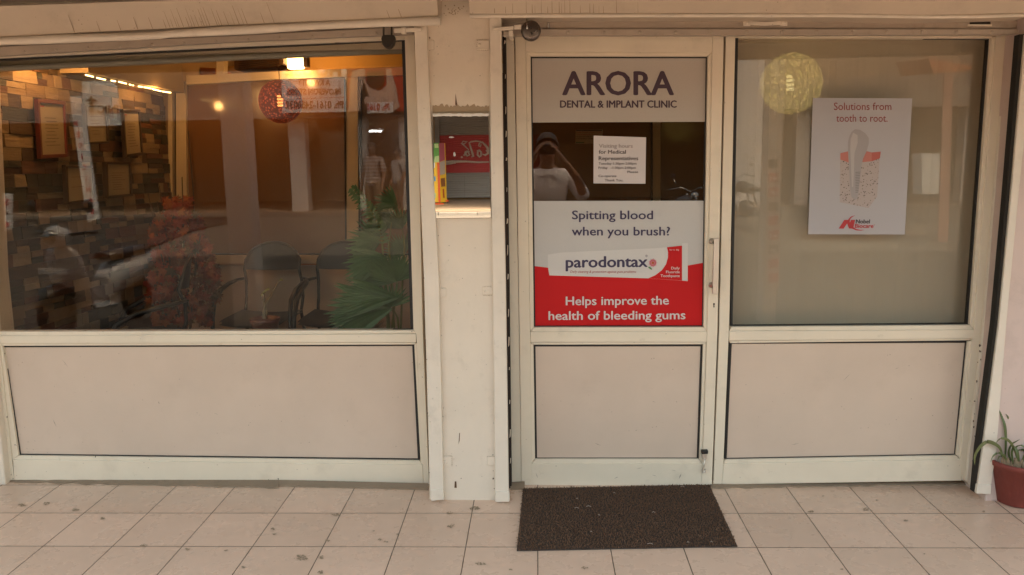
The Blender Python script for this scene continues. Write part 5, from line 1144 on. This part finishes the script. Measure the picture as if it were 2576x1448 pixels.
# ------------------------------------------------------------------ people
def skin(name, chains, mat, parent, sub=2, root=0):
    """one continuous skinned surface from chains of (point, radius); chains share points by position"""
    keys = {}; vs, rs, es = [], [], []
    for ch in chains:
        prev = None
        for p, r in ch:
            k = tuple(round(c, 4) for c in p)
            if k not in keys: keys[k] = len(vs); vs.append(p); rs.append(r)
            if prev is not None and prev != keys[k]: es.append((prev, keys[k]))
            prev = keys[k]
    me = bpy.data.meshes.new(name); me.from_pydata(vs, es, []); o = bpy.data.objects.new(name, me); COL.objects.link(o)
    o.modifiers.new('s', 'SKIN'); sv = me.skin_vertices[0].data
    for i, r in enumerate(rs): sv[i].radius = (r, r) if not isinstance(r, tuple) else r
    sv[root].use_root = True
    ss = o.modifiers.new('d', 'SUBSURF'); ss.levels = sub; ss.render_levels = sub
    dg = bpy.context.evaluated_depsgraph_get(); dg.update(); m2_ = bpy.data.meshes.new_from_object(o.evaluated_get(dg))
    bpy.data.objects.remove(o); bpy.data.meshes.remove(me)
    for p in m2_.polygons: p.use_smooth = True
    m2_.materials.clear(); m2_.materials.append(mat); o = bpy.data.objects.new(name, m2_); COL.objects.link(o); o.parent = parent; return o
SKIN = plain('brown_skin', (.26, .13, .075), .5); HAIR = plain('black_hair', (.02, .016, .014), .6)
def mirror_x(ch): return [((-p[0], p[1], p[2]), r) for p, r in ch]
def person(loc, rz, sc, label, shirt, trouser, pose, bare_legs=False):
    t = empty('person', (0, 0, 0), label, 'person')
    # faces +y before turning; z up, 1.72 m tall
    arms = []
    hands = []
    if pose == 'camera':
        A = [((.0, -.02, 1.36), .085), ((.19, -.02, 1.39), .062), ((.31, .06, 1.20), .044), ((.25, .20, 1.36), .036), ((.115, .24, 1.53), .027), ((.085, .25, 1.57), .030)]
        hb0, fdir, curl = Vector((.085, .25, 1.57)), Vector((-.35, .25, .65)), Vector((-.9, .1, .1))
    else:
        A = [((.0, -.02, 1.36), .085), ((.19, -.02, 1.39), .062), ((.25, -.03, 1.12), .045), ((.25, .05, .90), .034), ((.245, .08, .83), .026), ((.24, .09, .78), .030)]
        hb0, fdir, curl = Vector((.24, .09, .78)), Vector((0, .1, -1)), Vector((-.3, .5, -.6))
    fdir.normalize(); curl.normalize(); lat = fdir.cross(curl).normalized()
    def fingers():
        out = []
        for i, l_ in enumerate((.072, .082, .077, .060)):
            b0 = hb0+lat*(.024-.016*i)+fdir*.03; k1 = b0+fdir*l_*.45; k2 = k1+(fdir*.6+curl*.7).normalized()*l_*.35; k3 = k2+(fdir*.15+curl).normalized()*l_*.28
            out.append([(tuple(hb0), .030), (tuple(b0), .010), (tuple(k1), .009), (tuple(k2), .0085), (tuple(k3), .006)])
        th = hb0+lat*.030; out.append([(tuple(hb0), .030), (tuple(th), .012), (tuple(th+lat*.015+fdir*.03+curl*.01), .010), (tuple(th+lat*.012+fdir*.055+curl*.025), .008)])
        return out
    fg = fingers()
    leg = [((0, 0, .95), .12), ((.10, 0, .90), .088), ((.105, .015, .50), .056), ((.11, -.01, .12), .038), ((.11, .0, .05), .036), ((.115, .10, .03), .032), ((.118, .17, .025), .022)]
    spine = [((0, 0, .95), .12), ((0, 0, 1.12), (.125, .10)), ((0, -.02, 1.36), .085), ((0, -.015, 1.48), .052), ((0, .01, 1.55), .062), ((0, .012, 1.63), .088), ((0, .005, 1.70), .062)]
    chains = [spine, leg, mirror_x(leg), A, mirror_x(A)]+fg+[mirror_x(f_) for f_ in fg]
    nose = [((0, .012, 1.63), .088), ((0, .10, 1.615), .014), ((0, .118, 1.60), .010)]; ear = [((0, .012, 1.63), .088), ((.083, 0, 1.615), .014), ((.088, -.005, 1.635), .010)]
    b_ = skin('body', chains+[nose, ear, mirror_x(ear)], SKIN, t, 2)
    for s in (-1, 1):
        MB().ball((s*.032, .088, 1.635), .012, 10, 8).build('eye', plain('eye_white', (.6, .57, .54), .3), t); MB().tube([(s*.014, .099, 1.655), (s*.034, .097, 1.661), (s*.052, .084, 1.655)], .0045, 6).build('eyebrow', HAIR, t)
    MB().tube([(-.024, .091, 1.572), (0, .099, 1.570), (.024, .091, 1.572)], .0045, 6).build('mouth', plain('lip_brown', (.22, .08, .06), .5), t)
    hm = MB(); n = 18
    vs, fs = [], []
    for i in range(8):
        a = (i/7)*1.75
        for k in range(n):
            b2 = 6.283*k/n; fr = max(0, math.sin(b2)); aa = a*(1-.42*fr)
            vs.append(Vector((math.sin(aa)*math.cos(b2)*.092, .0+math.sin(aa)*math.sin(b2)*.102, 1.65+math.cos(aa)*.105)))
    for i in range(7):
        for k in range(n): q_ = (k+1) % n; fs.append([i*n+k, (i+1)*n+k, (i+1)*n+q_, i*n+q_])
    hm.add(vs, fs, True).build('hair', HAIR, t)
    up = 3 if pose == 'camera' else 3
    sl_ = [((0, -.02, 1.36), .115), ((.19, -.02, 1.385), .082)]+[(A[2][0], .066)]
    if pose == 'camera': sl_ = [((0, -.02, 1.36), .115), ((.19, -.02, 1.385), .084), ((.31, .06, 1.20), .066), ((.285, .12, 1.27), .058)]
    sh_ = skin('shirt', [[((0, 0, .80), (.20, .15)), ((0, 0, 1.0), (.175, .14)), ((0, -.005, 1.16), (.165, .125)), ((0, -.02, 1.36), .115), ((0, -.015, 1.44), .066)], sl_, mirror_x(sl_)], shirt, t, 2)
    col_ = MB(); col_.add([(-.06, .06, 1.46), (-.01, .085, 1.41), (-.07, .095, 1.38), (-.095, .05, 1.44)], [[0, 1, 2, 3]]); col_.add([(.06, .06, 1.46), (.01, .085, 1.41), (.07, .095, 1.38), (.095, .05, 1.44)], [[0, 1, 2, 3]]); col_.build('collar', shirt, sh_)
    tr = [((0, 0, .95), .135), ((.10, 0, .88), .104), ((.105, .015, .50), .075)]+([] if bare_legs else [((.11, -.01, .10), .060)])
    skin('trousers', [[((0, 0, 1.02), .13), ((0, 0, .95), .135)], tr, mirror_x(tr)], trouser, t, 2)
    if not bare_legs:
        for s in (-1, 1): loft([((s*.11, -.06, .045), .035, .04, 0), ((s*.11, .0, .06), .045, .05, 0)], 12)
        for s in (-1, 1):
            mb = MB(); mb.ball((s*.115, .07, .035), .05, 14, 8, (.95, 2.6, .7)); mb.build('shoe', BLKP, t)
    t.location = loc; t.rotation_euler.z = rz; t.scale = (sc,)*3; return t
def stripes():
    mt, nt, b = newmat('striped_cloth'); v = coords(nt); sx = N(nt, 'ShaderNodeSeparateXYZ'); nt.links.new(v, sx.inputs[0])
    f_ = math_(nt, 'GREATER_THAN', math_(nt, 'FRACT', math_(nt, 'MULTIPLY', sx.outputs[2], 14.)), .6); nt.links.new(mixc(nt, f_, (.40, .35, .32), (.14, .09, .08)), b.inputs['Base Color']); b.inputs['Roughness'].default_value = .9; return mt
WSH = plain('white_shirt', (.74, .69, .70), .8); TRO = plain('dark_trousers', (.05, .045, .05), .9); KHA = plain('khaki_cloth', (.22, .16, .10), .9)
ph = person((-.035, -.42, -.12), 0, 1.165, 'person in white shirt holding a camera to the face, reflected in the door glass', WSH, TRO, 'camera')
pcam = empty('camera_body', (0, 0, 0), 'black camera with a hanging neck strap held by the photographer reflected in the door', 'camera')
MB().box((-.065, .215, 1.56), (.065, .26, 1.645)).build('housing', BLKP, pcam, .01)
MB().lathe([(.0, .30), (.022, .30), (.032, .31), (.032, .255)], Vector((0, .0, 1.60)), 24, 'y').build('lens', BLKP, pcam)
mb = MB(); mb.ribbon([(-.065, .24, 1.62), (-.11, .26, 1.50), (-.13, .27, 1.36), (-.10, .28, 1.24), (-.05, .29, 1.20), (-.0, .29, 1.23), (.03, .28, 1.34), (.05, .26, 1.48), (.065, .24, 1.62)], [.009]*9, (0, 1, .3)); mb.build('strap', BLKP, pcam)
pcam.location = ph.location; pcam.scale = ph.scale
y_ = 2*GY-16.3; person((gx(938, 16.3), y_, rz_(y_)), math.pi*.0+.3, 1.02, 'person in a striped shirt standing across the road, reflected near the tube light', stripes(), KHA, 'stand')
y_ = 2*GY-18.5; person((gx(1001, 18.5), y_, rz_(y_)), .8, .95, 'person in pale shirt and shorts across the road, reflected above the palm', plain('pale_check_shirt', (.38, .35, .34), .9), KHA, 'stand', True)

# chips, scuffs and rust on the frames
CHIP = plain('paint_chip', (.10, .065, .045), .9)
def chips(parent, pts, Y, smin=.8, smax=2.2, seed=1, mat=CHIP, tall=1.4):
    q = random.Random(seed); mb = MB()
    for x, y in pts:
        s_ = q.uniform(smin, smax); n = 7
        mb.add([P(x+s_*math.cos(6.28*k/n)*q.uniform(.4, 1), y+s_*tall*math.sin(6.28*k/n)*q.uniform(.4, 1.1), Y) for k in range(n)], [list(range(n))])
    c_ = mb.build("paint_chip", mat, parent, weld=False); c_["kind"] = "stuff"
q = random.Random(44)
chips(rw, [(2466+(y-870)*-.058+q.uniform(-6, 5), y) for y in (870, 885, 905, 912, 960, 1010, 1042, 1060, 1075, 1098, 1130, 1152, 1160)], 3.5785, 1, 3.4, 2)
chips(sh, [(1082-(1230-y)*.03+q.uniform(-1, 2), y) for y in (520, 610, 700, 760, 905, 980, 1040, 1110, 1190)], 3.4035, .6, 1.8, 3)
chips(pc, [(1130+q.uniform(-70, 90), q.uniform(60, 1240)) for _ in range(46)], 3.4288, .4, 1.3, 4)
chips(pc, [(1105+q.uniform(0, 8), y) for y in (1120, 1128, 1180, 1196, 1210, 1240)]+[(1243+q.uniform(-4, 3), y) for y in (1145, 1150, 1185, 1205, 1230)]+[(1078+q.uniform(0, 6), y) for y in (96, 102, 122, 128, 260)], 3.4286, .8, 2.4, 5)
chips(lw, [(18, 1050), (14, 1105), (20, 1160), (28, 1195), (33, 1205), (12, 890), (30, 1000), (38, 1120), (1036, 835), (80, 1150), (240, 1150), (675, 1208), (700, 1205), (850, 1214)], 3.5985, .8, 2.4, 6)
SCUF = plain('scuff_grey', (.33, .27, .22), .9)
def scuff(parent, a, b_, w, Y):
    dx, dy = b_[0]-a[0], b_[1]-a[1]; l_ = math.hypot(dx, dy); nx_, ny_ = -dy/l_*w, dx/l_*w; m_ = ((a[0]+b_[0])/2+nx_*.7, (a[1]+b_[1])/2+ny_*.7); m2_ = ((a[0]+b_[0])/2-nx_, (a[1]+b_[1])/2-ny_)
    MB().add([P(*a, Y), P(*m2_, Y), P(*b_, Y), P(*m_, Y)], [[0, 1, 2, 3]]).build('scuff_mark', SCUF, parent)
for a, b_, w in [((1708, 1206), (1714, 1192), 1.6), ((1348, 1190), (1353, 1204), .7), ((1545, 1205), (1556, 1200), .8), ((1640, 1195), (1652, 1199), .6), ((1600, 1180), (1618, 1177), .5), ((1690, 1184), (1702, 1186), .5)]: scuff(dr, a, b_, w, 3.5985)
for a, b_, w in [((132, 1054), (142, 1075), 1.0), ((156, 905), (172, 925), .6), ((538, 1040), (550, 1044), .5), ((398, 1010), (401, 1018), 1.2)]: scuff(lw, a, b_, w, 3.6248)
for a, b_, w in [((1495, 1115), (1512, 1122), .8), ((1640, 1010), (1650, 1013), .6), ((1735, 1065), (1737, 1075), .5)]: scuff(dr, a, b_, w, 3.6228)
for a, b_, w in [((2120, 960), (2140, 940), .6), ((2250, 930), (2262, 925), .5), ((1990, 1120), (2010, 1116), .8)]: scuff(rw, a, b_, w, 3.6238)

# grime above the mirror and at the head of the pillar, dark outlines round the old hinge plates
GRIME = plain('brown_grime', (.40, .30, .20), .9)
def grime(x0, x1, yb, yt, seed, rag):
    q = random.Random(seed); n = 34; top = [(x0+(x1-x0)*i/n, yt+q.uniform(-rag, rag)*(1 if 0 < i < n else .2)) for i in range(n+1)]; mb = MB()
    for i in range(n): mb.add([P(top[i][0], yb, 3.4284), P(top[i+1][0], yb, 3.4284), P(*top[i+1], 3.4284), P(*top[i], 3.4284)], [[0, 1, 2, 3]])
    mb.build('grime_patch', GRIME, pc)
grime(1088, 1231, 285, 266, 3, 5); 
chips(pc, [(x, 100+q.uniform(-1, 1)) for x in range(1199, 1231, 3)]+[(1200+q.uniform(-1, 1), y) for y in range(102, 127, 5)]+[(x, 127) for x in range(1202, 1228, 5)]+[(x, 1148) for x in range(1114, 1136, 4)]+[(1137, y) for y in range(1150, 1174, 5)]+[(x, 1149) for x in range(1226, 1246, 3)]+[(x, 722) for x in range(1214, 1240, 4)]+[(x, 744) for x in range(1216, 1240, 4)], 3.4236, .6, 1.7, 8, plain('plate_outline', (.30, .21, .14), .9), .8)  # dark flecks tracing the plate edges so the plates stand out
chips(pc, [(1135+q.gauss(0, 22), 28+q.gauss(0, 9)) for _ in range(34)], 3.4286, .8, 3., 9, GRIME, .9)
